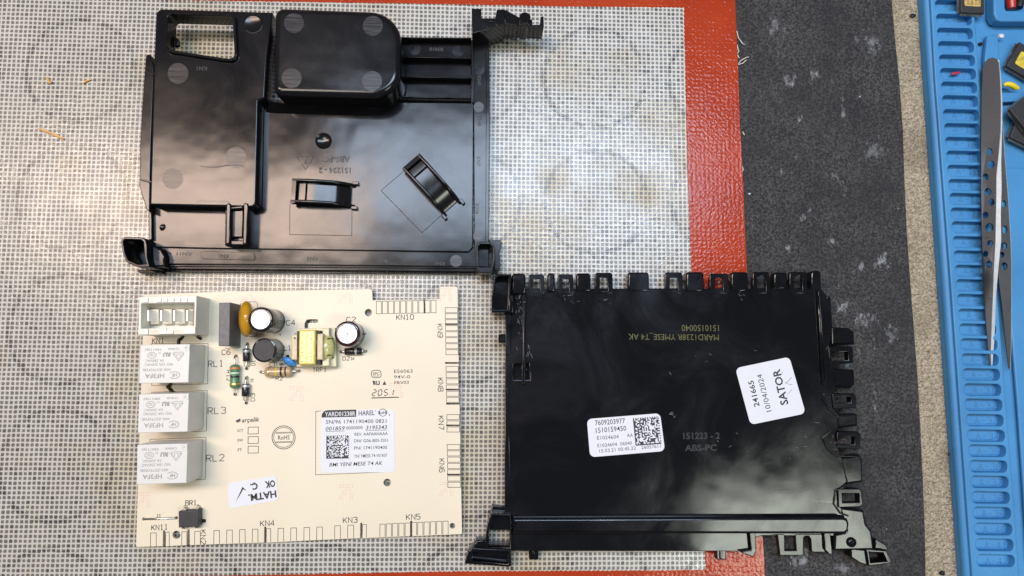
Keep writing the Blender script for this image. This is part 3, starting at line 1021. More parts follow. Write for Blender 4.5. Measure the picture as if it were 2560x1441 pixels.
out = [(360, 737), (520, 731), (720, 727), (926, 723), (930, 726), (931.5, 751)]
out += [(1058.5, 749.2), (1060, 783), (1061.8, 784.5), (1063.5, 783), (1063, 749)]
out += [(1098.5, 748), (1099, 720), (1102, 717), (1140, 717), (1144, 720)]
out += slit_h(1112, 811, 1145.6)
out += [(1147, 903), (1146, 905)] + slit_h(1112, 908, 1146.4) + slit_h(1114, 974.5, 1148) + slit_h(1115, 1010, 1148.8) + [(1149, 1013)] + slit_h(1115, 1064, 1150) + slit_h(1117, 1187, 1152.4)
out += [(1155, 1333), (1153, 1336)]
for x, ya, yb, w in [(1028, 1302, 1341, 3.6), (903, 1307, 1346, 3.6), (663, 1317, 1357, 4), (471, 1324, 1363.5, 4.2), (410, 1326, 1366, 4.2)]:
    out += slit_v(x, ya, yb, w)
out += [(343, 1368), (340, 1366)]
o2 = [tuple(P(x, y, ZT).xy) for x, y in out]


def wide(pts, w):
    return ribbon([tuple(P(x, y, ZT).xy) for x, y in pts], w)


def rnd_hole(x, y, r):
    return [tuple(P(x + r * math.cos(i * math.pi / 10), y + r * math.sin(i * math.pi / 10), ZT).xy) for i in range(20)]


hs = [rnd_hole(921, 782, 9.2), rnd_hole(441, 1337.5, 10), rnd_hole(968, 1207, 9.5), rnd_hole(1131, 1315, 7)]
hs += [rounded(wide(q, w), 0.5) for q, w in [
    ([(458, 838), (455, 845), (447, 851), (446, 862)], 1.45), ([(490, 838), (496, 843), (505, 848)], 1.45),
    ([(430, 958), (420, 967), (436, 985)], 1.5), ([(766, 822), (766, 810), (769, 804), (777, 803), (795, 803.5)], 1.5),
    ([(719, 888), (718, 908)], 1.45), ([(500, 1303), (515, 1303)], 1.5)]]
MB().solid(o2, ZT, ZT - 1.6, 0.06, hs, seg=1).build('board', 'cream_board', pcb)
# printed copper-side solder stubs keep the board off the mat: little feet
m = MB()
for x, y in [(372, 780), (1120, 760), (380, 1330), (1100, 1310), (740, 1040)]:
    c = P(x, y, ZT)
    m.lathe((c.x, c.y, 0.0), (c.x, c.y, 1.9), [(0, 0.5), (1.85, 0.9)], 10)
tag(m.build('solder_joints', 'tinned_wire', pcb), kind='stuff')

# ---- ink: pads, outlines, reference names
ink = MB()
LW = 0.22
for i in range(10):
    x = 940.8 + 15.2 * i
    ink.rect(x, 754 - 0.3 * i, x + 12.5, 785 - 0.3 * i, LW, ZK)
for i in range(8):
    y = 769.7 + 15.03 * i
    ink.rect(1113 + 0.25 * i, y, 1144 + 0.25 * i, y + 12.4, LW, ZK)
for i in range(6):
    y = 916.5 + 15.5 * i
    ink.rect(1115 + 0.3 * i, y, 1146 + 0.3 * i, y + 12.6, LW, ZK)
for i, y in enumerate((1037, 1052.7, 1068)):
    ink.rect(1117 + 0.3 * i, y, 1148.5 + 0.3 * i, y + 12.6, LW, ZK)
for i in range(7):
    y = 1111.8 + 15.73 * i
    ink.rect(1118 + 0.25 * i, y, 1150 + 0.25 * i, y + 12.8, LW, ZK)


def edge_pad(x0, x1, y0, yb):
    ink.line([(x0 - 0.5, yb), (x0, y0), (x1, y0 - 0.4), (x1 + 0.2, yb - 0.6)], LW, ZK)


for i in range(11):
    edge_pad(950 + 15.76 * i, 962.6 + 15.76 * i, 1311 - 0.75 * i, 1343 - 0.7 * i)
for x0, x1 in ((837, 851), (869.5, 884), (906, 916)):
    edge_pad(x0, x1, 1315 - (x0 - 837) * 0.04, 1347.5 - (x0 - 837) * 0.04)
for x0, x1 in ((534.8, 548.5), (567, 580.7), (599, 612.7), (631, 644.7), (666, 676.6), (695, 709), (727, 741), (760, 774), (792, 806)):
    edge_pad(x0, x1, 1327 - (x0 - 535) * 0.034, 1360.5 - (x0 - 535) * 0.037)
for x0, x1, y0, yb in ((454.6, 467, 1330, 1364), (487, 500.5, 1329, 1362.5), (376.5, 390.5, 1333, 1366.8), (414, 423, 1331, 1365.3)):
    edge_pad(x0, x1, y0, yb)
W_ = 0.29
for s, a, b, h in [('KN1', (381, 859), (410, 858), 12.8), ('RL1', (521, 918), (558, 916), 15), ('RL3', (520, 1036), (564, 1034), 16), ('RL2', (516, 1154.5), (560, 1152.5), 16),
                   ('C6', (555, 887.5), (575.5, 886.5), 12), ('C4', (716, 814), (737.5, 813), 12.5), ('L1', (711, 877), (727, 876), 12.5), ('C1', (674.5, 917), (689.5, 916.5), 10),
                   ('TRF1', (782, 931), (816, 930), 10.5), ('R2', (689.5, 951.5), (707, 951), 9.5), ('C2', (866.5, 805.5), (889, 805), 12), ('D2', (857, 901.5), (874, 901), 9),
                   ('R12', (567, 927), (567, 953), 9), ('D3', (637, 1003), (637, 984), 10), ('D1', (638, 914), (638, 901), 10),
                   ('KN9', (1093.5, 811), (1094.5, 844), 12.5), ('KN8', (1094.5, 946), (1095.5, 979), 12.5), ('KN7', (1096.5, 1041), (1097, 1074.5), 12.5), ('KN6', (1098, 1148), (1098.5, 1181), 12.5),
                   ('KN10', (991.5, 800), (1034, 799), 12.3), ('KN5', (1016, 1300), (1050.5, 1298.5), 12.8), ('KN3', (858, 1308), (893, 1306.5), 13), ('KN4', (651, 1316), (685.6, 1314.5), 13),
                   ('KN11', (379, 1326), (419, 1324), 12.5), ('KN2', (501.5, 1326), (501, 1361), 12.8), ('BR1', (464, 1264), (491, 1263), 11.5), ('J1', (391, 1294.5), (402, 1294), 7.5)]:
    ink.stroke(s, a, b, h, ZK, W_ if h > 11 else 0.24)
# component outlines
for q in ([(379, 964), (379, 958), (379, 859.5), (520.5, 859.5), (519, 960), (379, 964)], [(378, 990), (379, 981), (518, 977), (516, 1078), (478, 1080)], [(375, 1104), (375, 1099), (515, 1094), (513, 1198.5), (490, 1200)],
          [(563, 870), (563.5, 872), (601, 869), (601.5, 758)], [(618, 755), (640, 755), (643, 758), (644, 768)], [(612, 842), (638, 842), (642, 838), (642, 828)],
          [(692, 903), (692, 917)], [(692, 903), (706, 902)], [(737, 838), (737, 834), (742, 834)], [(842, 857), (842, 915), (838, 916)], [(802, 916), (782, 916.5)],
          [(878, 901), (878, 894), (884, 897.5), (878, 901)], [(884.5, 894), (884.5, 901)], [(626, 948), (634, 948), (630, 953), (626, 948)], [(626, 955), (634, 955)],
          [(978.6, 1180), (789, 1187.5), (789.5, 1029), (803, 1028)], [(459, 1268), (463, 1262)], [(492, 1262), (499, 1263)],
          [(610, 905), (610, 916), (625, 916), (625, 905)], [(608, 990), (608, 1000), (622, 1000)], [(862, 870), (862, 887), (905, 887)]):
    ink.line(q, 0.2, ZK)
ink.stroke('+', (697, 842), (704, 842), 10, ZK, 0.2)
ink.stroke('+', (908, 841), (918, 841), 12, ZK, 0.2)
for y, s, x0, x1 in ((1081, 'ICT', 594, 608), (1105, 'SW', 593.5, 607.5), (1129, 'FT', 594.5, 605)):
    ink.text(s, (x0, y), (x1, y - 0.6), 7.2, ZK, 0.012)
for y in (1068, 1091.8, 1115.8):
    ink.line([(620.5, y + 0.4), (646, y), (645.7, y + 17), (620, y + 17.6)], 0.24, ZK, True)
ink.text('arçelik', (604, 1056.5), (649, 1054), 11, ZK, 0.018, 0.25)
ink.flatpx([(589, 1052), (594, 1049.5), (600.5, 1046.5), (602, 1053), (597, 1056), (592, 1057.5)], ZK)
ink.circle(709, 1094, 28.8, ZK, 48, False, 0.3)
ink.circle(709, 1094, 24.8, ZK, 48, False, 0.22)
for y in (1081, 1083.2, 1104.5, 1106.6):
    ink.line([(689, y + 0.6), (730, y - 0.4)], 0.2, ZK)
ink.text('RoHS', (695, 1100), (724, 1099), 10.8, ZK, 0.01)
ink.text('E56063', (985, 933), (1031.5, 932), 8.6, ZK, 0.004)
ink.text('94V-0', (985, 947), (1025.5, 946), 8, ZK, 0.004)
ink.text('FRV03', (986, 961.3), (1022, 960.2), 8, ZK, 0.004)
ink.line([(933, 926.5), (947, 926), (952, 930), (953, 940), (948, 944.5), (934, 945), (929, 941), (928, 931)], 0.28, ZK, True)
ink.text('EPC', (932.5, 938.5), (949, 938), 7.5, ZK, 0.01)
ink.line([(934, 941), (948, 940.6)], 0.2, ZK)
ink.text('RU', (950, 952.3), (931, 962.6), 0.01, ZK)
ink.text('RU', (931, 962.8), (950, 962.4), 10, ZK, 0.05, -0.25)
ink.flatpx([(956, 963), (966.5, 962.7), (961, 952.5)], ZK)
# seven-segment style date
SEG = {'2': 'abged', '0': 'abcdef', '5': 'afgcd', '1': 'bc'}
for i, ch in enumerate('2051'):
    x0 = 930 + i * 14.6
    s = lambda u, v: (x0 + u * 8 + (1 - v) * 3, 990 - i * 0.3 - (1 - v) * 15)
    G = {'a': (s(0.15, 0), s(0.85, 0)), 'b': (s(1, 0.08), s(1, 0.44)), 'c': (s(1, 0.56), s(1, 0.92)), 'd': (s(0.15, 1), s(0.85, 1)),
         'e': (s(0, 0.56), s(0, 0.92)), 'f': (s(0, 0.08), s(0, 0.44)), 'g': (s(0.15, 0.5), s(0.85, 0.5))}
    for c in SEG[ch]:
        ink.line(G[c], 0.38, ZK)
ink.line([(929, 995.5), (997, 993.5)], 0.42, ZK)
ink.build('screen_print', 'silk_ink', pcb)

# faint pink dotted maker marks
pk = MB()
for x, y in [(865, 742), (742, 985), (866, 1231), (1117, 1224), (359, 1251), (1113, 735), (620, 745), (991, 977)]:
    pat = ["1111111", "1111111", "0001110", "0011010", "0111011", "1100011", "1100011"]
    for r, row in enumerate(pat):
        for c, q in enumerate(row):
            if q == '1':
                xx, yy = x - 17 + c * 5.4, y - 18 + r * 5.6
                if yy < (733 if x < 900 else 720) or xx > 1145:
                    continue
                pk.circle(xx + random.uniform(-.4, .4), yy, 1.15, ZT + 0.02, 6)
tag(pk.build('pink_dot_marks', 'pink_ink', pcb), kind='stuff')


def lead_hole(x, y, r, parent):
    return MB().circle(x, y, r, ZT + 0.035, 14).build('lead_hole', 'hole_brown', parent)


# ---- KN1 connector
zc = ZT + 13.2
kn = MB()
outer = [(348, 743), (491.5, 740), (488.5, 835.5), (345, 838)]
cav = [(352.5, 759), (486, 756.5), (484.5, 819), (352, 822)]
kn.solidpx(outer, zc, zc - 9.0, 0.25, [cav], hrc=0.3, hole_r=0.2)
o3 = [tuple(P(x, y, zc).xy) for x, y in outer]
kn.solid(o3, zc - 8.9, ZT + 0.02, 0.0)
kn = kn.build('connector', 'white_housing', pcb)
m = MB()
for i in range(7):                      # row of square teeth along the far wall
    x = 357 + i * 16.3
    z1 = zc + 0.02
    if i == 1:
        continue
    m.solidpx([(x + 0.5, 746.5), (x + 13, 746.3), (x + 13, 756.5), (x + 0.5, 756.8)], zc + 0.45, zc - 0.2, 0.15)
m.build('ridge', 'relay_white', kn)
MB().solidpx([(373.5, 746.3), (384, 746.2), (384, 757), (373.5, 757)], zc + 0.06, zc - 0.3, 0.0).build('keyway', 'ivory_inner', kn)
# stepped lip on the near wall
for pts in ([(345.5, 822.5), (370, 822), (370, 837), (345, 837.5)], [(397, 821), (416, 820.5), (416, 827), (433, 826.8), (433, 835), (397, 836)], [(460, 820), (488, 819), (488, 834.8), (460, 835.3)]):
    MB().solidpx(pts, zc + 0.6, zc - 0.4, 0.15).build('lip', 'white_housing', kn)
for pts in ([(371, 825.5), (396, 825), (396, 834.5), (371, 835)], [(434, 824.5), (459, 824), (459, 833.5), (434, 834)]):
    MB().solidpx(pts, zc + 0.04, zc - 0.5, 0.0).build('latch_recess', 'ivory_inner', kn)
for i in range(4):
    x = 370 + i * 32.4
    MB().solidpx([(x - 2, 776), (x + 2.2, 775.5), (x + 2.2, 803), (x - 2, 803.5)], zc - 1.2, zc - 9, 0.15).build('contact_blade', 'aluminium', kn)
    if i < 4:
        w = 22 if i < 3 else 11
        MB().solidpx([(x + 5, 773), (x + 5 + w, 772.5), (x + 5 + w, 811), (x + 5, 812)], zc - 6.3, zc - 9, 0.5).build('inner_block', 'ivory_inner', kn)

# ---- relays
def relay(q, base_r, date, label):
    zr = ZT + 15.6
    TL, TR, BR, BL = q

    def at(u, v):
        a = (TL[0] + (TR[0] - TL[0]) * u, TL[1] + (TR[1] - TL[1]) * u)
        b = (BL[0] + (BR[0] - BL[0]) * u, BL[1] + (BR[1] - BL[1]) * u)
        return (a[0] + (b[0] - a[0]) * v, a[1] + (b[1] - a[1]) * v)
    top = [tuple(P(x, y, zr).xy) for x, y in q]
    m = MB().solid(top, zr, ZT + 1.0, 0.25)
    body = m.build('relay', 'relay_white', pcb)
    body['label'] = label
    MB().solid(offset(ccw(top), 0.25), ZT + 1.05, ZT + 0.02, 0.0).build('relay_base', 'board_edge' if False else 'ivory_inner', body)
    z = zr + 0.03
    H = math.dist(TL, BL)
    k = MB()

    def tx(s, u0, u1, v, h, bold=0.0):
        k.text(s, at(u0, v), at(u1, v), h * H, z, bold + 0.012)
    tx('HF3FA', .506, .12, .755, .115, 0.004)
    tx('005-ZSTF(928)', .63, .07, .625, .062)
    tx('NO 10A 250VAC', .664, .10, .485, .068)
    tx('5A 250VAC', .487, .11, .385, .062)
    tx('CHINA', .79, .554, .088, .058)
    tx(date, .43, .09, .10, .058)
    tx('us', .42, .365, .205, .05)
    tx('c', .655, .63, .215, .05)
    tx('RU', .615, .465, .215, .10, 0.05)
    W = math.dist(TL, TR)

    def ell(u, v, ru, rv, w=0.2, a0=0, a1=2 * math.pi):
        n = 26
        pts = [at(u + ru * math.cos(a0 + (a1 - a0) * i / n), v + rv * math.sin(a0 + (a1 - a0) * i / n)) for i in range(n + 1)]
        k.line(pts, w, z)
    ell(.243, .273, .088, .08)
    tx('CQC', .30, .185, .235, .07)
    ell(.71, .80, .108, .09, 0.24, -2.6, 2.6)
    tx('HF', .765, .66, .755, .085, 0.01)
    for pts in ([(.673, .255), (.885, .255), (.78, .43), (.673, .255)], [(.69, .205), (.868, .205)], [(.69, .205), (.673, .255)], [(.868, .205), (.885, .255)]):
        k.line([at(*p) for p in pts], 0.19, z)
    tx('D', .835, .80, .28, .045)
    tx('E', .755, .725, .28, .045)
    tx('V', .80, .765, .335, .045)
    k.build('printed_marking', 'relay_ink', body)
    tb = MB()
    tp = [tuple(P(*at(*p), zr).xy) for p in ((.855, .01), (.995, .01), (.995, .18), (.855, .18))]
    tb.solid(rounded(ccw(tp), 0.7), zr + 0.16, zr - 0.1, 0.1)
    tb.build('locating_tab', 'relay_white', body)
    c = P(*at(.925, .085), zr)
    MB().lathe((c.x, c.y, zr + 0.1), (c.x, c.y, zr + 0.6), [(0, 0.62), (0.25, 0.5), (0.38, 0.25), (0.42, 0.02)], 14).build('tab_dimple', 'relay_white', body)
    return body


relay([(350.7, 863), (475, 860.7), (471, 957), (347, 959)], 513, 'S80110J2', 'white relay nearest the white connector')
relay([(347.5, 986), (472.4, 983.6), (469, 1080), (344, 1083)], 510, 'S80110J2', 'middle one of the three white relays')
relay([(343, 1112.5), (469, 1109), (466, 1208), (341, 1212)], 507, 'S80113J2', 'white relay nearest the black bridge rectifier')

# ---- C6 grey box capacitor
MB().solidpx([(547.5, 757.3), (575, 756.5), (573.5, 866), (546, 865.5)], ZT + 12.6, ZT + 0.2, 0.3).build('box_capacitor', 'grey_box', pcb)

# ---- yellow disc (varistor), seen nearly edge-on
c = P(617, 799, ZT + 8.2)
m = MB()
a = Vector((c.x - 2.9, c.y, c.z + 0.9)); b = Vector((c.x + 2.9, c.y + 0.3, c.z - 0.9))
m.lathe(a, b, [(0, 0.02), (0.15, 2.6), (0.7, 4.9), (1.6, 6.4), (2.9, 7.1), (4.3, 6.5), (5.2, 5.0), (5.75, 2.6), (5.9, 0.02)], 40, cap=False)
vr = m.build('disc_varistor', 'mustard_epoxy', pcb, sharp=80)
for dy in (-18, 18):
    MB().tube([P(612, 799 + dy, ZT + 5), P(616, 799 + dy, ZT + 0.05)], 0.4).build('lead', 'tinned_wire', vr)

# ---- electrolytic capacitors
def electrolytic(tx, ty, r_px, h, sleeve, cross, label, tilt=(0, 0)):
    z = ZT + h
    t = P(tx, ty, z)
    r = r_px * (P(tx + 1, ty, z) - t).length
    b = Vector((t.x + tilt[0], t.y + tilt[1], ZT + 0.1))
    L = (t - b).length
    m = MB().lathe(b, t, [(0, r * 0.97), (0.4, r), (1.6, r), (2.0, r * 0.955), (2.5, r), (L - 0.7, r), (L - 0.2, r * 0.97), (L, r * 0.9), (L + 0.02, r * 0.77), (L - 0.25, r * 0.745)], 40)
    body = m.build('electrolytic_capacitor', sleeve, pcb, sharp=50)
    body['label'] = label
    ax = (t - b).normalized()
    e = t - ax * 0.12
    MB().lathe(e - ax * 0.3, e, [(0, r * 0.745), (0.3, r * 0.745)], 36).build('vent_top', 'aluminium', body)
    if cross:
        sd = MB()
        for ang in (0.55, 0.55 + math.pi / 2):
            d = Vector((math.cos(ang), math.sin(ang), 0))
            d = (d - ax * d.dot(ax)).normalized()
            w = ax.cross(d)
            p = [e + ax * 0.02 + d * s * r * 0.74 + w * q for s, q in ((-1, -.16), (1, -.16), (1, .16), (-1, .16))]
            sd.add(p, [(0, 1, 2, 3)])
        sd.build('vent_score', 'relay_ink', body)
    # printed stripe on the sleeve
    st = MB()
    n = 5
    for k in range(n):
        a0 = math.radians(95 + k * 9); a1 = math.radians(95 + (k + 1) * 9)
        s = Vector((0, 1, 0)); u = ax.cross(s).normalized(); w = ax.cross(u)
        f = lambda a, tt: b + ax * tt + (u * math.cos(a) + w * math.sin(a)) * (r + 0.03)
        st.add([f(a0, 3), f(a1, 3), f(a1, L - 0.9), f(a0, L - 0.9)], [(0, 1, 2, 3)])
    st.build('minus_stripe', 'diode_band', body, sharp=60)
    return body


electrolytic(651, 799.5, 32, 16.0, 'black_sleeve', False, 'taller black capacitor beside the yellow disc', (0.4, 0.2))
electrolytic(868, 835, 32.2, 12.5, 'plum_sleeve', True, 'plum capacitor with scored cross vent beside the transformer', (-0.2, 0.1))

# ---- L1 inductor
zL = ZT + 11
t = P(660, 876, zL)
r = 31 * (P(661, 876, zL) - t).length
b = Vector((t.x + 0.2, t.y, ZT + 0.1))
ax = (t - b).normalized(); L = (t - b).length
ind = MB().lathe(b, t, [(0, r * 1.0), (0.7, r * 1.02), (1.4, r * 0.99), (3.0, r * 0.96), (3.4, r * 0.97), (5.0, r * 0.95), (5.4, r * 0.97), (L - 1.6, r * 0.97), (L - 0.6, r), (L - 0.1, r * 0.97), (L, r * 0.88), (L - 0.2, r * 0.83)], 40).build('inductor', 'black_sleeve', pcb, sharp=50)
MB().lathe(t - ax * 0.5, t - ax * 0.05, [(0, r * 0.84), (0.45, r * 0.84)], 36).build('ferrite_core', 'ferrite', ind)
for ang in (2.3, -0.75):
    d = Vector((math.cos(ang), math.sin(ang), 0))
    p = t + d * r * 0.86
    MB().lathe(p - ax * 0.3, p + ax * 0.02, [(0, 0.62), (0.32, 0.62)], 14).build('core_notch', 'band_black', ind)

# ---- axial parts
def axial(name, a, b, prof, mat_, holes_, z, label, bands=(), wr=0.33, sag=0.0):
    """body between photo points a and b at height z, wires down into the two holes"""
    A, B = P(*a, z), P(*b, z)
    body = MB().lathe(A, B, prof((B - A).length), 24).build(name, mat_, pcb, sharp=60)
    body['label'] = label
    ax = (B - A).normalized()
    for hx, hy, end, sg in ((*holes_[0], A, -1), (*holes_[1], B, 1)):
        h = P(hx, hy, ZT)
        k = end + ax * sg * 0.4
        dst = Vector((h.x, h.y, z))
        gap = (dst - k).length
        bend = k.lerp(dst, max(0.0, 1 - 0.9 / max(gap, 0.91)))
        MB().tube([end - ax * sg * 0.5, k, bend, dst - Vector((0, 0, min(0.6, z - ZT - 0.2))), (h.x, h.y, ZT - 0.3)], wr, 8).build('lead', 'tinned_wire', body, sharp=70)
        lead_hole(hx, hy, 3.6, body)
    pf = prof((B - A).length)

    def rad(tt):
        for (t0, r0), (t1, r1) in zip(pf, pf[1:]):
            if t0 <= tt <= t1 and t1 > t0:
                return r0 + (r1 - r0) * (tt - t0) / (t1 - t0)
        return pf[-1][1]
    for nm, t0, t1, mt in bands:
        Lb = (B - A).length
        s0, s1 = t0 * Lb, t1 * Lb
        ps = [(0, rad(s0) + 0.04), ((s1 - s0) / 2, rad((s0 + s1) / 2) + 0.05), (s1 - s0, rad(s1) + 0.04)]
        MB().lathe(A + ax * s0, A + ax * s1, ps, 24, cap=False).build(nm, mt, body, sharp=60)
    return body


def dogbone(rb, rm):
    return lambda L: [(0, 0.3), (L * .02, rb * .55), (L * .06, rb * .86), (L * .12, rb), (L * .20, rb), (L * .27, rm), (L * .73, rm), (L * .80, rb), (L * .88, rb), (L * .94, rb * .86), (L * .98, rb * .55), (L, 0.3)]


def cyl(r):
    return lambda L: [(0, r * .8), (0.2, r), (L - 0.2, r), (L, r * .8)]


axial('resistor', (587.5, 911), (587, 972), dogbone(1.95, 1.72), 'green_resistor', [(590.5, 890), (588.5, 986.5)], ZT + 2.1, 'green banded resistor beside the grey box capacitor',
      [('colour_band', .13, .20, 'band_orange'), ('colour_band', .33, .40, 'band_white'), ('colour_band', .48, .55, 'band_black'), ('colour_band', .78, .85, 'band_gold')])
axial('resistor', (661, 931), (732, 928.5), dogbone(2.05, 1.85), 'beige_resistor', [(653, 930), (748, 927)], ZT + 2.2, 'beige banded resistor in front of the transformer',
      [('colour_band', .17, .20, 'band_gold'), ('colour_band', .41, .47, 'band_yellow'), ('colour_band', .58, .645, 'band_black'), ('colour_band', .745, .80, 'band_brown')])
axial('diode', (616.5, 872), (616.5, 904), cyl(1.42), 'diode_black', [(619.5, 859.5), (617, 922)], ZT + 1.6, 'black diode beside the round inductor', [('cathode_band', .10, .30, 'diode_band')], 0.42)
axial('diode', (614.5, 960), (614, 991), cyl(1.5), 'diode_black', [(617.5, 943.5), (616, 1008)], ZT + 1.6, 'black diode below the green resistor', [('cathode_band', .03, .28, 'diode_band')], 0.42)
axial('diode', (862, 879.5), (905, 878), cyl(1.42), 'diode_black', [(852.5, 880), (915, 878.3)], ZT + 1.6, 'black diode below the plum capacitor', [('cathode_band', .60, .72, 'diode_band')], 0.42)

# ---- C1 blue ceramic disc, half under the transformer
c = P(724, 905, ZT + 3.0)
a = Vector((c.x - 0.6, c.y - 1.25, c.z + 0.5)); b = Vector((c.x + 0.6, c.y + 1.25, c.z - 0.5))
bc = MB().lathe(a, b, [(0, 0.02), (0.2, 1.6), (0.7, 2.8), (1.4, 3.3), (2.1, 2.8), (2.6, 1.6), (2.85, 0.02)], 28, cap=False).build('ceramic_capacitor', 'blue_epoxy', pcb, sharp=80)
MB().tube([P(706, 910, ZT + 2.2), P(701, 911, ZT + 1.2), P(700, 911, ZT)], 0.35).build('lead', 'tinned_wire', bc)

# ---- transformer
trf = MB().solidpx([(741, 822), (838, 820), (841, 917), (741, 918)], ZT + 3.6, ZT + 0.5, 0.3).build('transformer', 'bobbin_cream', pcb)
MB().solidpx([(728.5, 838), (744.5, 836.5), (744.5, 900), (727.5, 900)], ZT + 7.6, ZT + 1.2, 0.5).build('bobbin_flange', 'bobbin_tan', trf)
MB().solidpx([(793, 835), (807.5, 834.5), (807, 900), (792, 900)], ZT + 9.4, ZT + 1.2, 0.5).build('bobbin_flange', 'bobbin_tan', trf)
MB().solidpx([(806, 822), (823, 820.5), (823, 915), (805, 916.5)], ZT + 6.6, ZT + 1.0, 0.4).build('pin_block', 'bobbin_cream', trf)
MB().solidpx([(742, 828), (800, 827), (800, 911), (742, 912)], ZT + 8.4, ZT + 3.0, 0.3).build('ferrite_core', 'ferrite', trf)
MB().solidpx([(741, 846), (797, 845), (797, 892), (741, 893)], ZT + 9.0, ZT + 3.0, 1.0).build('winding', 'dark_winding', trf)
tp = MB().solidpx([(747.5, 826), (788, 825), (787, 911.5), (746, 912)], ZT + 10.8, ZT + 2.2, 0.7).build('yellow_tape_wrap', 'yellow_tape', trf)
m = MB()
for x, s in ((757, '12DA2'), (769, 'HP71NK128'), (780, '5182 S40')):
    m.text(s, (x, 905), (x + 1, 836), 5.0, ZT + 10.83)
m.build('tape_print', 'tape_ink', tp)
c = P(814, 869, ZT + 6.5)
gl = MB().lathe((c.x - 0.3, c.y, c.z - 3), (c.x, c.y, c.z + 1.6), [(0, 3.4), (2, 3.6), (3.3, 3.0), (4.2, 1.6), (4.6, 0.05)], 24)
gl.v = [(p[0], c.y + (p[1] - c.y) * 1.55, p[2]) for p in gl.v]
gl.build('glue_blob', 'glue_green', trf, sharp=80)
for y in (850, 864, 878, 891):
    MB().tube([P(813, y, ZT + 6.8), P(822, y - 3, ZT + 7.4), P(831, y - 3, ZT + 5.6), P(833, y + 3, ZT + 4.4), P(826, y + 3, ZT + 4.2)], 0.28, 6).build('winding_wire', 'dark_winding', trf, sharp=70)
c = P(737, 846, ZT + 7.6)
MB().lathe((c.x, c.y, c.z - 0.1), (c.x, c.y, c.z + 0.05), [(0, 0.45), (0.15, 0.45)], 12).build('pin_one_mark', 'band_black', trf)

# ---- bridge rectifier and wire link
br = MB().solidpx([(446, 1279.5), (496, 1275), (496.5, 1317), (446.5, 1319.8)], ZT + 4.3, ZT + 0.6, 0.3).build('bridge_rectifier', 'chip_black', pcb)
for x, y, s in ((461, 1277, -1), (492, 1274, -1), (458, 1319, 1), (491, 1317, 1)):
    m = MB()
    dy = 7 * s
    pts = [(x - 3.5, y), (x + 3.5, y), (x + 4.5, y + dy * 0.5), (x + 7, y + dy * (1.5 if s < 0 else .4)), (x + 1, y + dy * (1.5 if s < 0 else .4)), (x - 3.5, y + dy * 0.5)]
    zz = [ZT + 2.4, ZT + 2.4, ZT + 2.2, ZT + 0.1, ZT + 0.1, ZT + 2.2]
    v = [P(q[0], q[1], h) for q, h in zip(pts, zz)]
    m.add(v + [p - Vector((0, 0, 0.25)) for p in v], [(0, 1, 2, 5), (5, 2, 3, 4), (6, 11, 8, 7), (11, 10, 9, 8), (0, 5, 11, 6), (5, 4, 10, 11), (1, 7, 8, 2), (2, 8, 9, 3)])
    m.build('pin', 'tinned_wire', br)
c = P(449, 1283, ZT + 4.3)
jw = MB().tube([P(359, 1298, ZT - 0.2), P(360.5, 1298.3, ZT + 0.6), P(400, 1297.5, ZT + 0.65), P(438, 1296, ZT + 0.65), P(441, 1295.3, ZT - 0.2)], 0.42, 8).build('wire_link', 'tinned_wire', pcb, sharp=70)
lead_hole(359, 1298, 4, jw)
lead_hole(441, 1295, 4, jw)

# ---- stickers on the board
def sticker(parent, corners, z, rc, name='sticker', mat_='paper_white'):
    q = rounded(ccw([tuple(P(x, y, z).xy) for x, y in corners]), rc)
    return MB().solid(q, z + 0.12, z + 0.0, 0.0).build(name, mat_, parent)


def code_square(m, tl, tr, bl, n, z, seed):
    """square field of random black cells with a solid L edge, like a part tracking mark"""
    rnd = random.Random(seed)
    f = lambda u, v: (tl[0] + (tr[0] - tl[0]) * u + (bl[0] - tl[0]) * v, tl[1] + (tr[1] - tl[1]) * u + (bl[1] - tl[1]) * v)
    for r in range(n):
        for c in range(n):
            on = rnd.random() < 0.5
            if c == 0 or r == n - 1:
                on = True
            elif r == 0:
                on = c % 2 == 0
            elif c == n - 1:
                on = r % 2 == 1
            if on:
                e = 0.0
                m.flatpx([f((c - e) / n, (r - e) / n), f((c + 1 + e) / n, (r - e) / n), f((c + 1 + e) / n, (r + 1 + e) / n), f((c - e) / n, (r + 1 + e) / n)], z)


st = sticker(pcb, [(803.5, 1026), (985.7, 1023.5), (987.7, 1181), (801.5, 1182.5)], ZT + 0.03, 1.6)
st['label'] = 'white serial number sticker with code square'
z = ZT + 0.17
m = MB()
# black title block with the letters left white
tb = [(803.8, 1044.5), (804.5, 1036), (810, 1028.5), (818, 1026), (890.5, 1024.5), (890.5, 1042.5)]
m.flatpx(tb, z)
m.text('HAREL`', (896.5, 1039.5), (940, 1038), 12, z, 0.012)
m.circle(957, 1032, 9, z, 28, False, 0.22)
m.text('RoHS', (946, 1036), (969, 1035), 7.5, z, 0.02)
m.text(',', (972, 1038), (975, 1038), 10, z, 0.02)
m.text('SN/96 1741190400 0821', (814.5, 1060), (966, 1057.5), 9.4, z, 0.006)
m.text('001859', (814, 1077), (862, 1075.8), 9.8, z, 0.008, 0.2)
m.text('0000000', (865, 1074.5), (907, 1073), 8, z, 0.006)
m.text('3195343', (914, 1074.5), (968, 1073), 9.8, z, 0.008, 0.2)
m.line([(814, 1079.3), (862, 1078)], 0.16, z)
m.line([(914, 1077), (967, 1075.5)], 0.16, z)
m.text('REV: AAFAANAAA', (886.5, 1090), (969.5, 1088), 7.6, z, 0.006)
m.text('DN/ G06-B05-D01', (885, 1106.5), (969.5, 1105), 7.8, z, 0.006)
m.text('PN/ 1741190400', (885, 1124.5), (968, 1122.5), 7.8, z, 0.006)
m.text('YN/ YMESE-T4-V01R07', (885, 1145), (968, 1142.5), 8, z, 0.004)
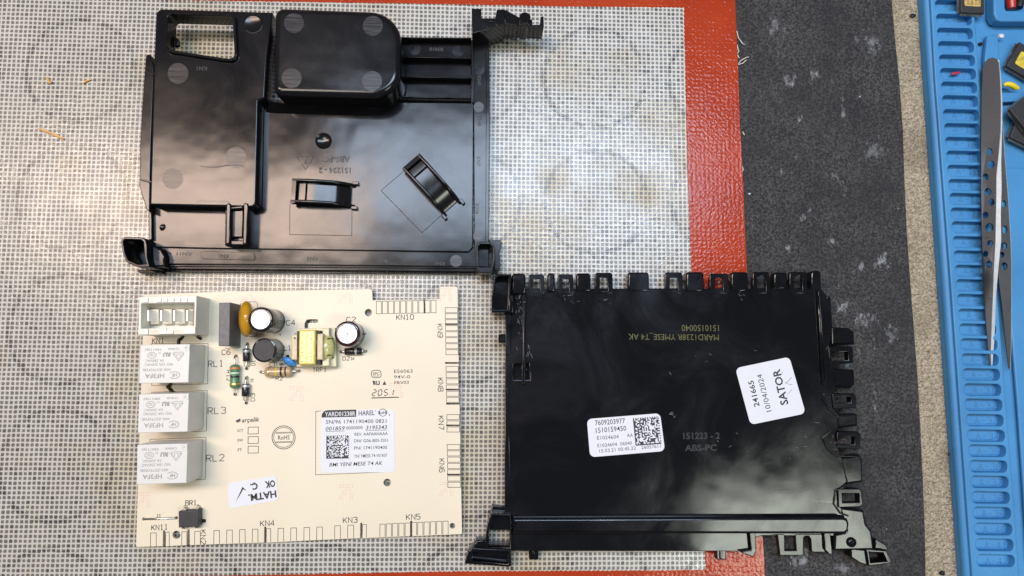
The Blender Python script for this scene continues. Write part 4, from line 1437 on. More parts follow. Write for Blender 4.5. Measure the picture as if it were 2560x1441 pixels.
m.text('BMI YENI MESE T4 AK', (823, 1167), (956.5, 1162.5), 9.2, z, 0.008, 0.2)
code_square(m, (816, 1089.5), (873, 1088.5), (815.5, 1147.5), 22, z, 5)
m.build('sticker_print', 'paper_ink', st)
MB().text('YARD01238R', (812, 1041.5), (888.5, 1039.8), 11, z + 0.02, 0.012).build('sticker_title', 'paper_white', st)
MB().line([(810.5, 1084), (877, 1082.5), (876, 1150.5), (809.5, 1152.5)], 0.08, z, True).build('sticker_frame', 'thin_line', st)

st = sticker(pcb, [(569, 1208.5), (690.5, 1189.5), (697.5, 1250.5), (574, 1271.5)], ZT + 0.03, 1.3)
st['label'] = 'small white check mark sticker'
m = MB()
m.text('HATM.', (690, 1226.8), (620, 1237.5), 16.5, z, 0.035)
m.text('OK', (687, 1200.8), (661.5, 1205), 16, z, 0.04)
m.text('Ç.', (643.5, 1207.5), (625, 1211), 15.5, z, 0.04)
m.flatpx([(588.5, 1256.6), (598, 1236), (606, 1217.4), (617, 1227.8), (608, 1223.6), (600, 1238)], z)
m.build('sticker_print', 'paper_ink', st)

# ================================================================== upper black cover (relay side)
c1 = thing('housing_cover', 'satin black plastic cover with domed box above the circuit board', 'plastic cover', P(790, 360, 0))
SB = 'satin_black_plastic'
zP, zR, zL, zD = 7.5, 6.0, 15.0, 22.0


def ptube(px, z, w):
    return ribbon([tuple(P(x, y, z).xy) for x, y in px], w)


# main plate with cut slits around the two clips and a hole for the dimple
slit1 = ptube([(727, 500), (724.5, 520), (724.5, 587), (879.5, 589.5), (880, 520)], zP, 0.2)
slit2 = ptube([(1010, 428), (952.5, 477), (1055, 582.5), (1106, 536)], zP, 0.2)
dim = [tuple(P(809 + 21 * math.cos(i * math.pi / 14), 353 + 20.5 * math.sin(i * math.pi / 14), zP).xy) for i in range(28)]
pl = [(640, 250), (1002, 256), (1176, 258), (1184, 258), (1182, 618), (1172, 630), (560, 622), (392, 618), (376, 612), (374, 500), (640, 505)]
pr = [0, 0, 0, 0, 0, 0, 0, 0, 0, 0, 0]
o = [tuple(P(x, y, zP).xy) for x, y in pl]
MB().solid(rounded(o, [0, 0, 0, 0, 0.9, 0.9, 0, 0.8, 0.8, 0, 0]), zP, 4.6, 0.3, [slit1, slit2, dim], hole_r=0.0).build('main_plate', SB, c1)
c = P(809, 353, zP)
MB().lathe((c.x, c.y, zP - 0.95), (c.x, c.y, zP), [(0, 0.02), (0.02, 0.6), (0.08, 1.2), (0.19, 1.8), (0.35, 2.4), (0.57, 3.0), (0.80, 3.42), (0.95, 3.62)], 32, cap=False).build('dimple', SB, c1, sharp=80)
# rails along the lower and right side
MB().solidpx([(380, 612), (1186, 624), (1184, 250), (1181, 98), (1223, 98), (1224.5, 250), (1222, 640), (1222, 668), (900, 664), (388, 660)], zR, 2.0, 0.25, rc=0.3).build('rail', SB, c1)
MB().solidpx([(378, 655), (1225, 662), (1226, 680), (1000, 678), (386, 672)], zR - 1.6, 1.0, 0.2).build('lower_lip', SB, c1)
MB().solidpx([(388, 662.5), (1215, 668), (1215, 671.5), (388, 666)], zR - 0.4, 3.0, 0.15).build('lower_rib', SB, c1)
MB().solidpx([(384, 676.5), (1190, 683), (1190, 686), (384, 680)], 2.6, 0.4, 0.15).build('lower_rib', SB, c1)
MB().solidpx([(1214, 125), (1222.5, 125), (1224, 250), (1222, 610), (1213.5, 610), (1215.5, 250)], zR + 0.9, 1.0, 0.2).build('side_rib', SB, c1)
MB().solidpx([(1177.5, 100), (1183, 100), (1186, 256), (1180.5, 256)], zP + 0.3, 2.0, 0.2).build('side_rib', SB, c1)
MB().solidpx([(500, 628), (636, 632), (638, 651), (505, 648)], zR + 0.35, zR - 0.5, 0.15, rc=0.5).build('name_plate', SB, c1)

# left raised box with the connector window
win = [(424, 40), (584, 45), (590, 152), (560, 149), (420, 127)]
lb = [(390, 22), (682, 31), (668, 140), (662, 246), (646, 252), (640, 519), (374, 513), (378, 360), (385, 140)]
o = [tuple(P(x, y, zL).xy) for x, y in lb]
w = rounded([tuple(P(x, y, zL).xy) for x, y in win], [1.5, 1.5, 2.4, 0, 1.8])
ro = rounded(o, [2.6, 0.6, 0, 0.5, 0.5, 2.2, 0.8, 0, 0])
MB().solid(ro, zL, 8.2, 0.7, [w], hole_r=0.25).build('raised_box', SB, c1)
wr = ccw(w)
MB().solid(offset(wr, -1.15), zL + 1.5, zL - 0.5, 0.35, [wr], hole_r=0.25).build('window_frame', SB, c1)
MB().solidpx([(438, 90), (446, 100), (446, 112), (436, 116)], 10.5, 8.5, 0.2).build('window_snap', SB, c1)
# flange on the outside left with two small webs
fl = [(364, 143), (368, 136), (376, 137), (384, 165), (384, 190), (377, 360), (374, 500), (374, 533), (366, 524), (348, 468), (350, 360), (354, 280)]
MB().solidpx(fl, 12.5, 4.0, 0.35, rc=0.4).build('side_flange', SB, c1)
for x0, y0, x1, y1 in ((364, 172, 394, 190), (350, 448, 379, 456)):
    MB().solid(ptube([(x0, y0), (x1, y1)], 13.4, 0.7), 13.4, 7, 0.2).build('flange_web', SB, c1)
MB().solidpx([(371, 532), (379, 532), (380, 600), (372, 600)], 9.5, 2.0, 0.3).build('side_rib', SB, c1)

# tall dome for the transformer
db = [(686, 17), (1003, 28), (1001, 246), (681, 238)]
o = [tuple(P(x, y, zD).xy) for x, y in db]
dl = rounded(o, [3.3, 12.5, 11.0, 3.6], 9)
MB().solid(dl, zD, 5.0, 2.6, seg=7).build('dome', SB, c1, sharp=50)

# slanted step where the dome meets the plate
ta = [(676, 252), (700, 258), (800, 260), (900, 262), (945, 260), (975, 248), (992, 232), (999, 212)]
tb = [(664, 281), (690, 284), (800, 287), (900, 290), (948, 289), (984, 274), (1003, 252), (1008, 228)]
m = MB()
va, vb = [P(x, y, 12.5) for x, y in ta], [P(x, y, zP + 0.02) for x, y in tb]
n = len(va)
m.add(va + vb, [(k, n + k, n + k + 1, k + 1) for k in range(n - 1)])
m.build('dome_step', SB, c1, sharp=60)

# ribbed bay right of the dome
MB().solidpx([(1000, 94), (1178, 97), (1178, 262), (1000, 258)], 2.6, 1.0, 0.2).build('bay_floor', SB, c1)
for y0, y1, th in ((93, 94.5, 2.5), (141.5, 144.5, 2.4), (191, 194, 2.4), (241, 244, 2.4)):
    MB().solidpx([(1002, y0), (1178, y1), (1178, y1 + th), (1002, y0 + th)], 7.2, 2.0, 0.15).build('bay_rib', SB, c1)

# hooked bracket at the upper right
zB1 = 17.0
bk = [(1179, 22), (1203, 22), (1204, 46), (1238, 46), (1242, 25), (1256, 23.5), (1263, 24), (1324, 58), (1326, 49), (1330, 48), (1331, 62), (1350, 62), (1352, 42), (1359, 41), (1360, 66), (1300, 63.5), (1262, 61), (1180, 85)]
MB().solidpx(bk[:6] + [(1262, 24), (1262, 61), (1180, 85)], zB1, 0.8, 0.2).build('hook_bracket', SB, c1)
MB().solidpx([(1262.5, 24)] + bk[7:16] + [(1262.5, 61)], zB1 - 0.1, 5.0, 0.2).build('hook_arm', SB, c1)
for p0, p1 in (((1215, 78), (1222, 52)), ((1222, 52), (1240, 56)), ((1240, 56), (1246, 66)), ((1263, 26), (1264, 60))):
    MB().solid(ptube([p0, p1], zB1 + 0.5, 0.6), zB1 + 0.5, zB1 - 0.5, 0.15).build('bracket_rib', SB, c1)
c = P(1310, 78, 12)
MB().lathe((c.x, c.y + 1.0, 6), (c.x, c.y + 2.2, zB1 + 0.05), [(0, 2.2), (13.0, 2.3)], 18).build('bracket_peg', SB, c1)

# corner sockets at the lower left and lower right
MB().solidpx([(302, 602), (308, 594), (316, 592), (356, 594), (364, 600), (367, 612), (368, 645), (374, 668), (345, 669), (316, 656), (306, 632)], 16.0, 1.0, 0.3,
             [[(307, 604), (312, 598), (353, 599.5), (359, 606), (362, 645), (366, 660), (346, 662), (320, 651), (311, 630)]], rc=0.4, hole_r=0.2).build('corner_socket', SB, c1)
MB().solidpx([(305, 604), (360, 604), (366, 664), (320, 655)], 3.0, 0.5, 0.0).build('socket_floor', SB, c1)
MB().solidpx([(366, 606), (385, 614), (404, 623), (412, 640), (412, 668), (372, 668)], 10.5, 1.0, 0.8).build('socket_wedge', SB, c1)
MB().solidpx([(345, 674), (402, 677), (404, 684), (350, 684), (343, 679)], 4.5, 0.3, 0.3).build('socket_foot', SB, c1)
MB().solidpx([(1190, 616), (1196, 608), (1205, 605), (1224, 605), (1233, 610), (1237, 620), (1239, 650), (1234, 668), (1230, 684), (1197, 682), (1190, 660)], 12.5, 1.0, 0.3,
             [[(1196, 617), (1200, 611), (1226, 611), (1231, 617), (1232, 650), (1226, 668), (1198, 668)]], rc=0.4, hole_r=0.25).build('corner_socket', SB, c1)
MB().solidpx([(1194, 612), (1233, 612), (1233, 672), (1194, 672)], 3.0, 0.5, 0.0).build('socket_floor', SB, c1)
jag = [(1222, 599), (1238, 601), (1251, 600), (1253, 605), (1256, 607), (1252, 613), (1252, 622), (1246, 633), (1251, 641), (1249, 652), (1252, 663), (1250, 672), (1236, 674), (1234, 640)]
MB().solidpx(jag, 7.0, 1.0, 0.2).build('broken_tab', SB, c1)

# latch standing on the lower left bay
MB().solidpx([(563, 515), (621, 512), (619, 614), (562, 614)], 10.6, 6.0, 0.3).build('latch_base', SB, c1)
MB().solidpx([(565, 512), (569, 508), (575, 509), (577, 514), (575, 610), (563, 612)], 15.8, 7.0, 0.5).build('latch_cheek', SB, c1)
MB().solidpx([(608, 511), (612, 507), (619, 509), (621, 515), (617, 612), (606, 610)], 15.8, 7.0, 0.5).build('latch_cheek', SB, c1)
MB().solidpx([(575, 528), (608, 526), (606, 593), (574, 593)], 13.0, 7.0, 0.3).build('latch_tongue', SB, c1)
MB().solidpx([(565, 601), (616, 601), (614, 613), (564, 613)], 14.6, 7.0, 0.4).build('latch_bar', SB, c1)
MB().solidpx([(577, 518), (606, 515), (606, 521), (577, 523)], 15.4, 12.0, 0.3).build('latch_bar', SB, c1)
MB().solidpx([(494, 502), (572, 504), (573, 513), (494, 512)], zL + 0.25, zL - 0.3, 0.12).build('cover_patch', SB, c1)
MB().lathe(P(409, 570, zP - 0.1), P(409, 570, zP + 0.45), [(0, 1.5), (0.3, 1.1), (0.5, 0.5), (0.55, 0.05)], 16, cap=False).build('gate_nub', SB, c1, sharp=80)


# the two bowed spring clips: a closed strap with side walls that stays high and then curves down to the plate
def clip(A, B, half_w, rise, label):
    a, b = P(*A, zP + rise), P(*B, zP + 1.0)
    a.z = b.z = 0
    ax = (b - a); L = ax.length; ax.normalize()
    sd = Vector((-ax.y, ax.x, 0))

    def arch(t):
        if t < 0.55:
            return zP + rise + 0.5 * math.sin(math.pi * t / 0.55)
        k = (t - 0.55) / 0.45
        return zP + 0.9 + (rise - 0.9) * (1 - k ** 2.0)

    def pos(t, off, z):
        q = a + ax * (t * L) + sd * off
        return (q.x, q.y, max(zP + 0.05, z))
    n = 26
    body = MB()
    wt = 1.3
    for s in (1, -1):
        vs, fs = [], []
        for i in range(n + 1):
            t = i / n
            zt = arch(t)
            for off, zz in ((half_w, zt - 0.55), (half_w - 0.3, zt - 0.1), (half_w - wt / 2, zt), (half_w - wt + 0.3, zt - 0.1), (half_w - wt, zt - 0.55), (half_w - wt, zt - 3.6), (half_w, zt - 3.6)):
                vs.append(pos(t, off * s, zz))
        for i in range(n):
            for k in range(7):
                j = (k + 1) % 7
                fs.append((i * 7 + k, i * 7 + j, (i + 1) * 7 + j, (i + 1) * 7 + k))
        fs += [tuple(range(7)), tuple(n * 7 + q for q in range(7))[::-1]]
        body.add(vs, fs)
    ob = body.build('spring_clip', SB, c1, sharp='recalc')
    ob['label'] = label

    def band(t0, t1, drop, thick, nm, w=half_w - wt + 0.05):
        m = MB()
        vs, fs = [], []
        k = 16
        for i in range(k + 1):
            t = t0 + (t1 - t0) * i / k
            z1 = arch(t) - drop
            vs += [pos(t, w, z1), pos(t, -w, z1), pos(t, -w, z1 - thick), pos(t, w, z1 - thick)]
        for i in range(k):
            for q in range(4):
                r = (q + 1) % 4
                fs.append((i * 4 + q, i * 4 + r, (i + 1) * 4 + r, (i + 1) * 4 + q))
        fs += [(0, 1, 2, 3), (k * 4, k * 4 + 3, k * 4 + 2, k * 4 + 1)]
        m.add(vs, fs)
        m.build(nm, SB, ob, sharp='recalc')
    band(0.0, 0.07, 0.15, 3.4, 'end_wall', half_w)
    band(0.09, 0.21, 2.2, 0.9, 'end_step')
    band(0.24, 0.95, 2.5, 0.9, 'clip_floor')
    for s in (1, -1):
        q = [a + ax * (t * L) + sd * v for t, v in ((0.95, s * half_w * 0.90), (1.05, s * half_w * 0.90), (1.05, s * half_w * 1.16), (0.95, s * half_w * 1.16))]
        MB().solid([(p.x, p.y) for p in q], zP + 2.0, zP + 0.02, 0.2).build('end_foot', SB, ob)
    return ob


clip((728, 476), (888, 490), 4.9, 6.0, 'spring clip lying level')
clip((1027, 402), (1133, 524), 4.6, 6.0, 'slanted spring clip')

# moulding marks
def pin_mark(x, y, r, z, scuffed=True):
    return MB().circle(x, y, r, z + 0.04, 32).build('ejector_mark', 'scuffed_pin_mark' if scuffed else 'smooth_pin_mark', c1)


for x, y, r, z, s in ((445, 184, 26, zL, 1), (590, 394, 26, zL, 1), (431, 447, 26, zL, 1), (735, 58, 25, zD, 1), (932, 65, 25, zD, 1), (729, 196, 25, zD, 1), (930, 203, 25, zD, 1),
                      (1037, 123, 15, 2.6, 0), (1145, 129, 14, 2.6, 0), (1198, 175, 13, zR, 0), (1197, 268, 13, zR, 1), (1196, 590, 13, zR, 1), (1140, 653, 15, zR, 1)):
    pin_mark(x, y, r, z, s)
c = P(633, 62, zL)
MB().lathe((c.x, c.y, zL - 0.1), (c.x, c.y, zL + 0.4), [(0, 3.9), (0.3, 3.85), (0.42, 3.6), (0.3, 3.3), (0.25, 0.05)], 28, cap=False).build('raised_stud', SB, c1, sharp=60)
m = MB()
for s, a, b, h, z in [('KN1', (518, 167), (492, 167), 10, zL), ('KN11', (478, 631.5), (442, 630), 9, zR), ('KN2', (571, 637), (546, 636), 9, zR + 0.36), ('KN3', (794, 644), (768, 643), 9, zR),
                      ('KN4', (967, 650), (942, 649), 9, zR), ('KN5', (1112, 655), (1086, 654.5), 9, zR), ('KN10', (1107, 120), (1074, 119), 9, 2.6), ('KN8', (1194, 290), (1194, 315), 9, zR),
                      ('KN7', (1192, 392), (1192, 416), 9, zR), ('KN6', (1188, 510), (1188, 536), 9, zR), ('KN9', (1194, 190), (1194, 214), 9, zR)]:
    MB().text(s, a, b, h, z + 0.03, 0.02).build('moulded_lettering', 'moulded_letters', c1)
MB().text('ABS-PC', (876, 391.5), (808, 391.5), 15, zP + 0.03, 0.035).build('moulded_lettering', 'moulded_letters', c1)
MB().text('151224 - 2', (877, 420), (797, 420), 14, zP + 0.03, 0.035).build('moulded_lettering', 'moulded_letters', c1)
m.text('7', (770, 396), (760, 396), 14, zP + 0.03, 0.03)
for q in ([(743, 392), (784, 392)], [(783, 394), (774, 411)], [(771, 414), (764, 425), (753, 409)], [(750, 404), (743, 393)]):
    m.line(q, 0.35, zP + 0.03)
m.build('recycling_mark', 'moulded_letters', c1)

# a stray hair on the raised box
hp = [P(x, y, zL + 0.12) for x, y in ((501, 416), (520, 418), (545, 418), (568, 413), (590, 412), (606, 415), (612, 419))]
tag(MB().tube(hp, [0.06, 0.12, 0.16, 0.16, 0.16, 0.12, 0.06], 6).build('hair', 'crumb_black', loc=hp[3]), 'thin dark curved hair lying on the satin black cover', 'hair')

# ================================================================== lower black cover (outside face up)
c2 = thing('housing_cover', 'glossy black plastic cover with white stickers and edge clips', 'plastic cover', P(1690, 1050, 0))
GB = 'gloss_black_plastic'
zq = 8.0
sq = [(1283, 909), (1326, 908), (1326, 951), (1283, 951)]
body = [(1264, 786), (1279, 760), (1312, 722), (2052, 721), (2066, 737), (2076, 770), (2082, 815), (2074, 866), (2080, 912), (2086, 930), (2090, 966), (2084, 984), (2086, 1020), (2094, 1040), (2096, 1070), (2088, 1088), (2092, 1112), (2106, 1146), (2118, 1206), (2098, 1222), (2098, 1266), (2112, 1276), (2120, 1290), (1280, 1292), (1262, 1284)]
MB().solidpx(body, zq, 2.0, 0.4, [sq], hole_r=0.2).build('main_plate', GB, c2)
MB().solidpx([(1281, 905), (1328, 905), (1328, 953), (1281, 953)], 3.0, 0.5, 0.0).build('hole_floor', GB, c2)
# shallow boss outlines near the edge clips
for x0, x1, yb in ((1330, 1368, 748), (1392, 1440, 752), (1482, 1534, 757), (1658, 1712, 751), (1768, 1824, 748), (1876, 1928, 762), (1972, 2020, 744)):
    cx = (x0 + x1) / 2
    pts = [(x0 - 2, 723)] + [(cx + (x1 - x0) / 2 * math.cos(math.pi - math.pi * i / 10), 725 + (yb - 725) * math.sin(math.pi * i / 10)) for i in range(11)] + [(x1 + 2, 723)]
    MB().tube([P(x, y, zq + 0.02) for x, y in pts], 0.16, 6).build('boss_outline', GB, c2, sharp=70)
# edge clips with windows and plain posts
for x0, y0, x1, y1, hx0, hy0, hx1, hy1 in ((1322, 686, 1360, 735, 1334, 698, 1349, 724), (1395, 686, 1433, 735, 1407, 698, 1422, 724), (1488, 682, 1531, 735, 1500, 695, 1519, 722), (1663, 681, 1706, 735, 1675, 695, 1695, 722),
                                            (1774, 684, 1821, 735, 1788, 696, 1807, 722), (1882, 680, 1923, 735, 1893, 691, 1914, 722), (1974, 680, 2018, 735, 1986, 690, 2005, 722)):
    MB().solidpx([(x0 - 1, y1), (x0, y0), (x1, y0), (x1 + 2, y1)], zq + 0.12, 6.5, 0.35, [[(hx0, hy0), (hx1, hy0), (hx1 + 1, hy1 + 6), (hx0 - 0.5, hy1 + 6)]], rc=[0, 1.0, 1.0, 0], hole_r=0.2).build('edge_clip', GB, c2)
    MB().solidpx([(hx0 - 1, 721), (hx1 + 2, 721), (hx1 + 2, 729), (hx0 - 1, 729)], 6.0, 2.0, 0.1).build('clip_shelf', GB, c2)
for x0, y0, x1, y1, z in ((1369, 683, 1387, 730, 9.2), (1441, 683, 1476, 730, 8.3), (1570, 681, 1623, 730, 8.2), (1716, 680, 1760, 730, 9.0), (1828, 680, 1870, 730, 8.4), (1935, 681, 1968, 724, 6.8), (2028, 677, 2053, 730, 8.2),
                          (1280, 684, 1314, 735, 9.6)):
    MB().solidpx([(x0 - 1, y1), (x0, y0), (x1, y0), (x1 + 1, y1)], z, 3.0, 0.7, rc=[0, 1.2, 1.2, 0]).build('edge_post', GB, c2)
# upper left socket
MB().solidpx([(1229, 740), (1235, 692), (1242, 685), (1279, 686), (1276, 782), (1229, 782)], 11.5, 1.0, 0.3, [[(1234, 740), (1239, 697), (1244, 691), (1272, 691), (1270, 775), (1234, 775)]], rc=0.4, hole_r=0.2).build('corner_socket', GB, c2)
MB().solidpx([(1232, 690), (1275, 690), (1274, 778), (1230, 778)], 3.4, 0.5, 0.0).build('socket_floor', GB, c2)
MB().solidpx([(1272, 740), (1282, 738), (1284, 782), (1271, 784)], 12.2, 4.0, 0.4).build('socket_cheek', GB, c2)
MB().solidpx([(1262, 784), (1277, 784), (1277, 882), (1272, 888), (1264, 888)], 9.2, 2.0, 0.3).build('side_ledge', GB, c2)
MB().solidpx([(1246, 836), (1275, 834), (1275, 856), (1246, 858)], 9.0, 4.0, 0.6, rc=0.5).build('side_peg', GB, c2)
MB().solidpx([(1308, 735), (1315, 735), (1314, 958), (1306, 965)], zq + 1.8, 5.0, 0.35).build('left_rib', GB, c2)
MB().solidpx([(1262, 970), (1270, 970), (1279, 1286), (1262, 1284)], zq + 0.5, 2.0, 0.3).build('side_rib', GB, c2)
# right rib
MB().solidpx([(2042, 726), (2050, 724), (2056, 735), (2073, 955), (2068, 964), (2056, 964), (2046, 800)], zq + 1.6, 5.0, 0.7).build('right_rib', GB, c2)
MB().solidpx([(2047, 740), (2052, 739), (2068, 952), (2063, 953)], zq + 2.2, 5.0, 0.25).build('right_rib_crest', GB, c2)
# lower bar, flange and hardware
MB().solidpx([(1281, 1296), (2108, 1293), (2120, 1298), (2124, 1310), (2122, 1328), (2112, 1336), (1283, 1335)], 11.8, 2.0, 1.1, seg=5, rc=0.8).build('lower_bar', GB, c2)
MB().solidpx([(1277, 1330), (1884, 1330), (1885, 1379), (1277, 1378)], zq - 0.6, 3.0, 0.3).build('lower_flange', GB, c2)
MB().solidpx([(1880, 1330), (2110, 1326), (2110, 1341), (1905, 1340), (1885, 1345)], zq - 0.6, 3.0, 0.3).build('lower_flange', GB, c2)
for x in (1322, 1791):
    MB().solidpx([(x, 1374), (x + 25, 1374), (x + 24, 1400), (x + 1, 1400)], 6.2, 3.0, 0.4, rc=0.3).build('flange_peg', GB, c2)
    MB().solidpx([(x + 9, 1374), (x + 15, 1374), (x + 15, 1398), (x + 9, 1398)], 6.9, 3.0, 0.3).build('peg_rib', GB, c2)
MB().solidpx([(1874, 1330), (1882, 1324), (1889, 1328), (1891, 1378), (1884, 1394), (1870, 1389), (1850, 1380), (1878, 1376)], 9.4, 3.0, 0.4).build('flange_hook', GB, c2)
u = [(1926, 1337), (1944, 1339), (1950, 1389), (2008, 1389), (2009, 1345), (2013, 1341), (2022, 1341), (2027, 1348), (2029, 1379), (2034, 1381), (2064, 1381), (2058, 1366), (2056, 1336), (1989, 1336), (1991, 1377), (1962, 1377), (1961, 1336)]
MB().solidpx(u, 7.7, 5.4, 0.25).build('lower_clip', GB, c2)
MB().solidpx([(2060, 1332), (2076, 1330), (2082, 1386), (2074, 1388), (2062, 1375)], 9.0, 3.0, 0.4).build('flange_hook', GB, c2)
# right hand clips and posts
for k, (pts, hl, z) in enumerate(([[(2070, 868), (2128, 866), (2133, 872), (2134, 908), (2074, 914)], [(2079, 880), (2120, 880), (2121, 901), (2080, 902)], 8.3],
                   [[(2080, 984), (2136, 984), (2141, 992), (2140, 1020), (2084, 1024)], [(2089, 991), (2127, 992), (2128, 1007), (2089, 1008)], 8.9],
                   [[(2092, 1080), (2144, 1079), (2151, 1084), (2151, 1122), (2144, 1125), (2092, 1122)], [(2096, 1090), (2137, 1092), (2137, 1112), (2096, 1111)], 8.2],
                   [[(2094, 1222), (2148, 1222), (2154, 1228), (2158, 1262), (2150, 1268), (2096, 1270)], [(2105, 1234), (2148, 1234), (2149, 1257), (2106, 1258)], 8.8])):
    MB().solidpx(pts, z, 5.2, 0.4, [hl], rc=0.5, hole_r=0.2).build('side_clip', GB, c2)
for pts, z in (([(2078, 818), (2124, 820), (2136, 830), (2138, 862), (2078, 864)], 7.4), ([(2078, 922), (2136, 924), (2138, 962), (2128, 972), (2086, 968)], 7.6), ([(2090, 1038), (2144, 1034), (2145, 1066), (2095, 1072)], 7.4),
               ([(2098, 1146), (2150, 1136), (2157, 1150), (2158, 1206), (2116, 1212)], 7.8), ([(2098, 1268), (2160, 1276), (2166, 1310), (2180, 1328), (2186, 1376), (2084, 1378), (2086, 1336), (2116, 1330)], 8.2),
               ([(2064, 738), (2078, 742), (2082, 800), (2068, 800)], 7.6)):
    MB().solidpx(pts, z, 3.0, 0.9, rc=0.6).build('side_post', GB, c2)
for pts in ([(2070, 866), (2062, 880), (2064, 905), (2074, 916)], [(2060, 985), (2056, 1000), (2072, 1022), (2094, 1040)], [(2076, 1078), (2056, 1095), (2066, 1120), (2092, 1140), (2140, 1142)], [(2110, 1218), (2088, 1226), (2084, 1260), (2100, 1282), (2120, 1290)]):
    MB().tube([P(x, y, zq + 0.05) for x, y in pts], 0.45, 8).build('boss_outline', GB, c2, sharp=70)
c = P(2128, 1356, 8.2)
MB().lathe((c.x, c.y, 7.8), (c.x, c.y, 9.3), [(0, 2.0), (0.9, 1.9), (1.4, 1.4), (1.5, 1.0), (1.0, 0.8), (0.9, 0.05)], 20, cap=False).build('screw_boss', GB, c2, sharp=60)
MB().solidpx([(2128, 1372), (2168, 1376), (2172, 1416), (2150, 1408), (2128, 1394)], 6.0, 0.5, 0.4).build('corner_foot', GB, c2)
MB().solidpx([(2166, 1374), (2216, 1377), (2230, 1408), (2172, 1415)], 7.2, 0.5, 0.3, [[(2172, 1380), (2208, 1382), (2218, 1404), (2176, 1408)]], hole_r=0.2).build('corner_socket', GB, c2)
MB().solidpx([(2190, 1348), (2215, 1362), (2222, 1376), (2186, 1376)], 5.0, 0.5, 0.4).build('corner_foot', GB, c2)
# lower left sockets
MB().solidpx([(1229, 1284), (1278, 1286), (1279, 1376), (1212, 1371), (1216, 1330), (1220, 1310)], 11.0, 0.8, 0.3, [[(1233, 1290), (1273, 1291), (1275, 1370), (1221, 1368), (1225, 1318)]], rc=0.3, hole_r=0.2).build('corner_socket', GB, c2)
MB().solidpx([(1226, 1288), (1276, 1288), (1276, 1325), (1222, 1325)], 5.0, 0.5, 0.1).build('socket_floor', GB, c2)
MB().solidpx([(1230, 1264), (1264, 1268), (1264, 1292), (1228, 1290)], 4.0, 0.5, 0.3).build('socket_step', GB, c2)
MB().solidpx([(1161, 1410), (1172, 1378), (1180, 1370), (1278, 1374), (1279, 1416), (1270, 1418)], 9.0, 0.5, 0.35, [[(1180, 1402), (1184, 1380), (1270, 1380), (1270, 1411)]], rc=0.4, hole_r=0.25).build('corner_socket', GB, c2)
MB().solidpx([(1176, 1376), (1274, 1376), (1274, 1413), (1174, 1408)], 3.0, 0.4, 0.0).build('socket_floor', GB, c2)
MB().solidpx([(1190, 1352), (1214, 1350), (1214, 1372), (1180, 1372)], 7.0, 0.5, 0.5).build('socket_step', GB, c2)
# pale scratch lines from prising; strokes by the posts paint in soft reflections
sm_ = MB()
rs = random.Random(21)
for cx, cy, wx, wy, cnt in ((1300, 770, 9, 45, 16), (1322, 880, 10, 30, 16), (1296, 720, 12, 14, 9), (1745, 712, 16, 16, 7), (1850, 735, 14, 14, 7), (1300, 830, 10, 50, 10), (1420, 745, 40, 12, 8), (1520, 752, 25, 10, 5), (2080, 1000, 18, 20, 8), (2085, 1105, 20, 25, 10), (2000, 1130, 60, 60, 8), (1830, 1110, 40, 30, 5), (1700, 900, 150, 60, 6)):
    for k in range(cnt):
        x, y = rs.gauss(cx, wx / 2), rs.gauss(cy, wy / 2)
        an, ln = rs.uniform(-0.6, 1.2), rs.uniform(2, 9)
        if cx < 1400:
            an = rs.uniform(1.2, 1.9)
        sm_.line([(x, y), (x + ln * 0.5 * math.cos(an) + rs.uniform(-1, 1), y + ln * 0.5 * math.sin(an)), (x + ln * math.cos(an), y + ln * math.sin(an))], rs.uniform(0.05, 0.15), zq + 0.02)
tag(sm_.build('scratches_and_glints', 'scratch_glint_grey', c2), kind='stuff')
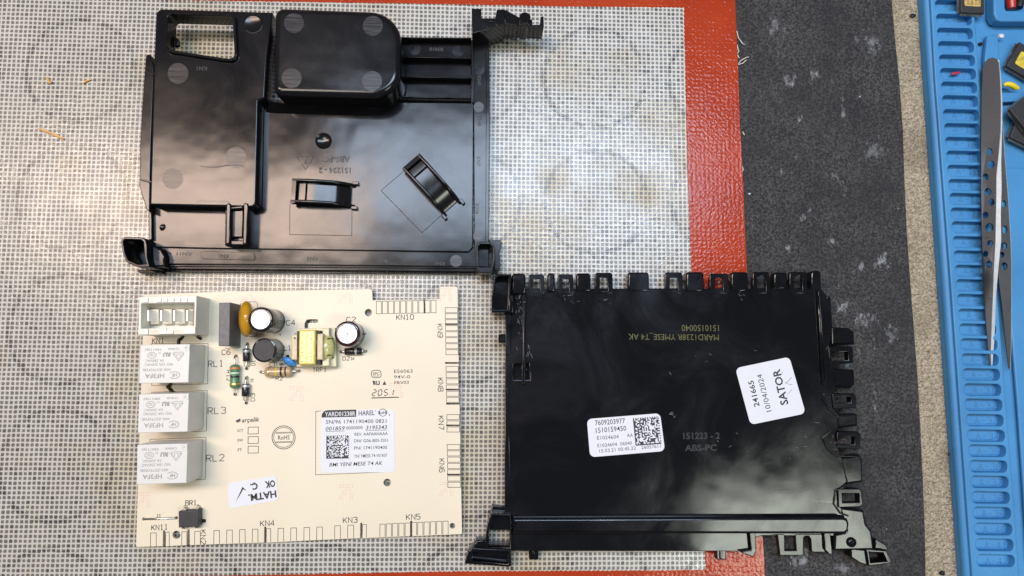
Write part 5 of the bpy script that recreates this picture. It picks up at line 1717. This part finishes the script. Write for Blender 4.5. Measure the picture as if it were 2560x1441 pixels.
# gate mark and lettering
c = P(1682, 1038, zq)
MB().lathe((c.x, c.y, zq - 0.02), (c.x, c.y, zq + 0.3), [(0, 1.5), (0.12, 1.35), (0.16, 0.95), (0.1, 0.7), (0.28, 0.55), (0.3, 0.05)], 20, cap=False).build('gate_mark', GB, c2, sharp=70)
m = MB()
m.text('1510150040', (1797, 813), (1704, 813), 15.5, zq + 0.03)
m.text('MARD1238R YMESE_T4 AK', (1797, 837), (1571, 835), 14.5, zq + 0.03)
m.build('ink_jet_code', 'yellow_ink', c2)
for s, a, b in (('151223 - 2', (1708, 1098), (1800, 1097)), ('ABS-PC', (1712, 1128), (1792, 1127))):
    MB().text(s, a, b, 15, zq + 0.03, 0.03).build('moulded_lettering', 'faint_letters', c2)

st = sticker(c2, [(1467, 1048), (1650, 1033.5), (1662.5, 1128), (1475, 1143.5)], zq + 0.03, 2.0)
st['label'] = 'white sticker with numbers and a code square'
z = zq + 0.17
m = MB()
m.text('7609203977', (1488, 1064), (1563, 1058.5), 12.5, z, 0.006)
m.text('1510159450', (1490, 1083), (1566, 1077), 12.5, z, 0.006)
m.text('E1024604', (1493, 1100), (1547, 1096.5), 9, z)
m.text('AA', (1567.5, 1093.5), (1582.5, 1092.5), 9, z)
m.text('E1024604', (1494, 1119), (1543, 1115), 8.5, z)
m.text('06040', (1551, 1114.5), (1580, 1112), 8.5, z)
m.text('15.03.21 00.45.22', (1499, 1132.5), (1590, 1124.5), 8.5, z)
m.text('26057611', (1604, 1123.5), (1652, 1119.5), 8.5, z)
code_square(m, (1582, 1046), (1647, 1041), (1589, 1115), 22, z, 9)
m.build('sticker_print', 'paper_ink', st)

st = sticker(c2, [(1838, 921), (1973, 892.5), (2014, 1034), (1876, 1062.5)], zq + 0.03, 2.0)
st['label'] = 'white square sticker with a date and handwritten 2'
m = MB()
m.text('241665', (1899, 1015.5), (1883, 951), 13.5, z, 0.016)
m.text('10/04/2024', (1929, 1028), (1904.5, 935), 13.5, z)
m.text('SATOR', (1971, 1010.5), (1949, 922), 19, z, 0.024)
m.build('sticker_print', 'paper_ink', st)
MB().line([(1963, 957), (1970, 954), (1977, 946), (1980, 944)], 0.2, z).line([(1963, 957), (1972, 961), (1981, 962)], 0.2, z).line([(1967, 988), (1980, 975)], 0.16, z).line([(1953, 936), (1958, 929)], 0.16, z).build('pen_stroke', 'pen_ink', st)
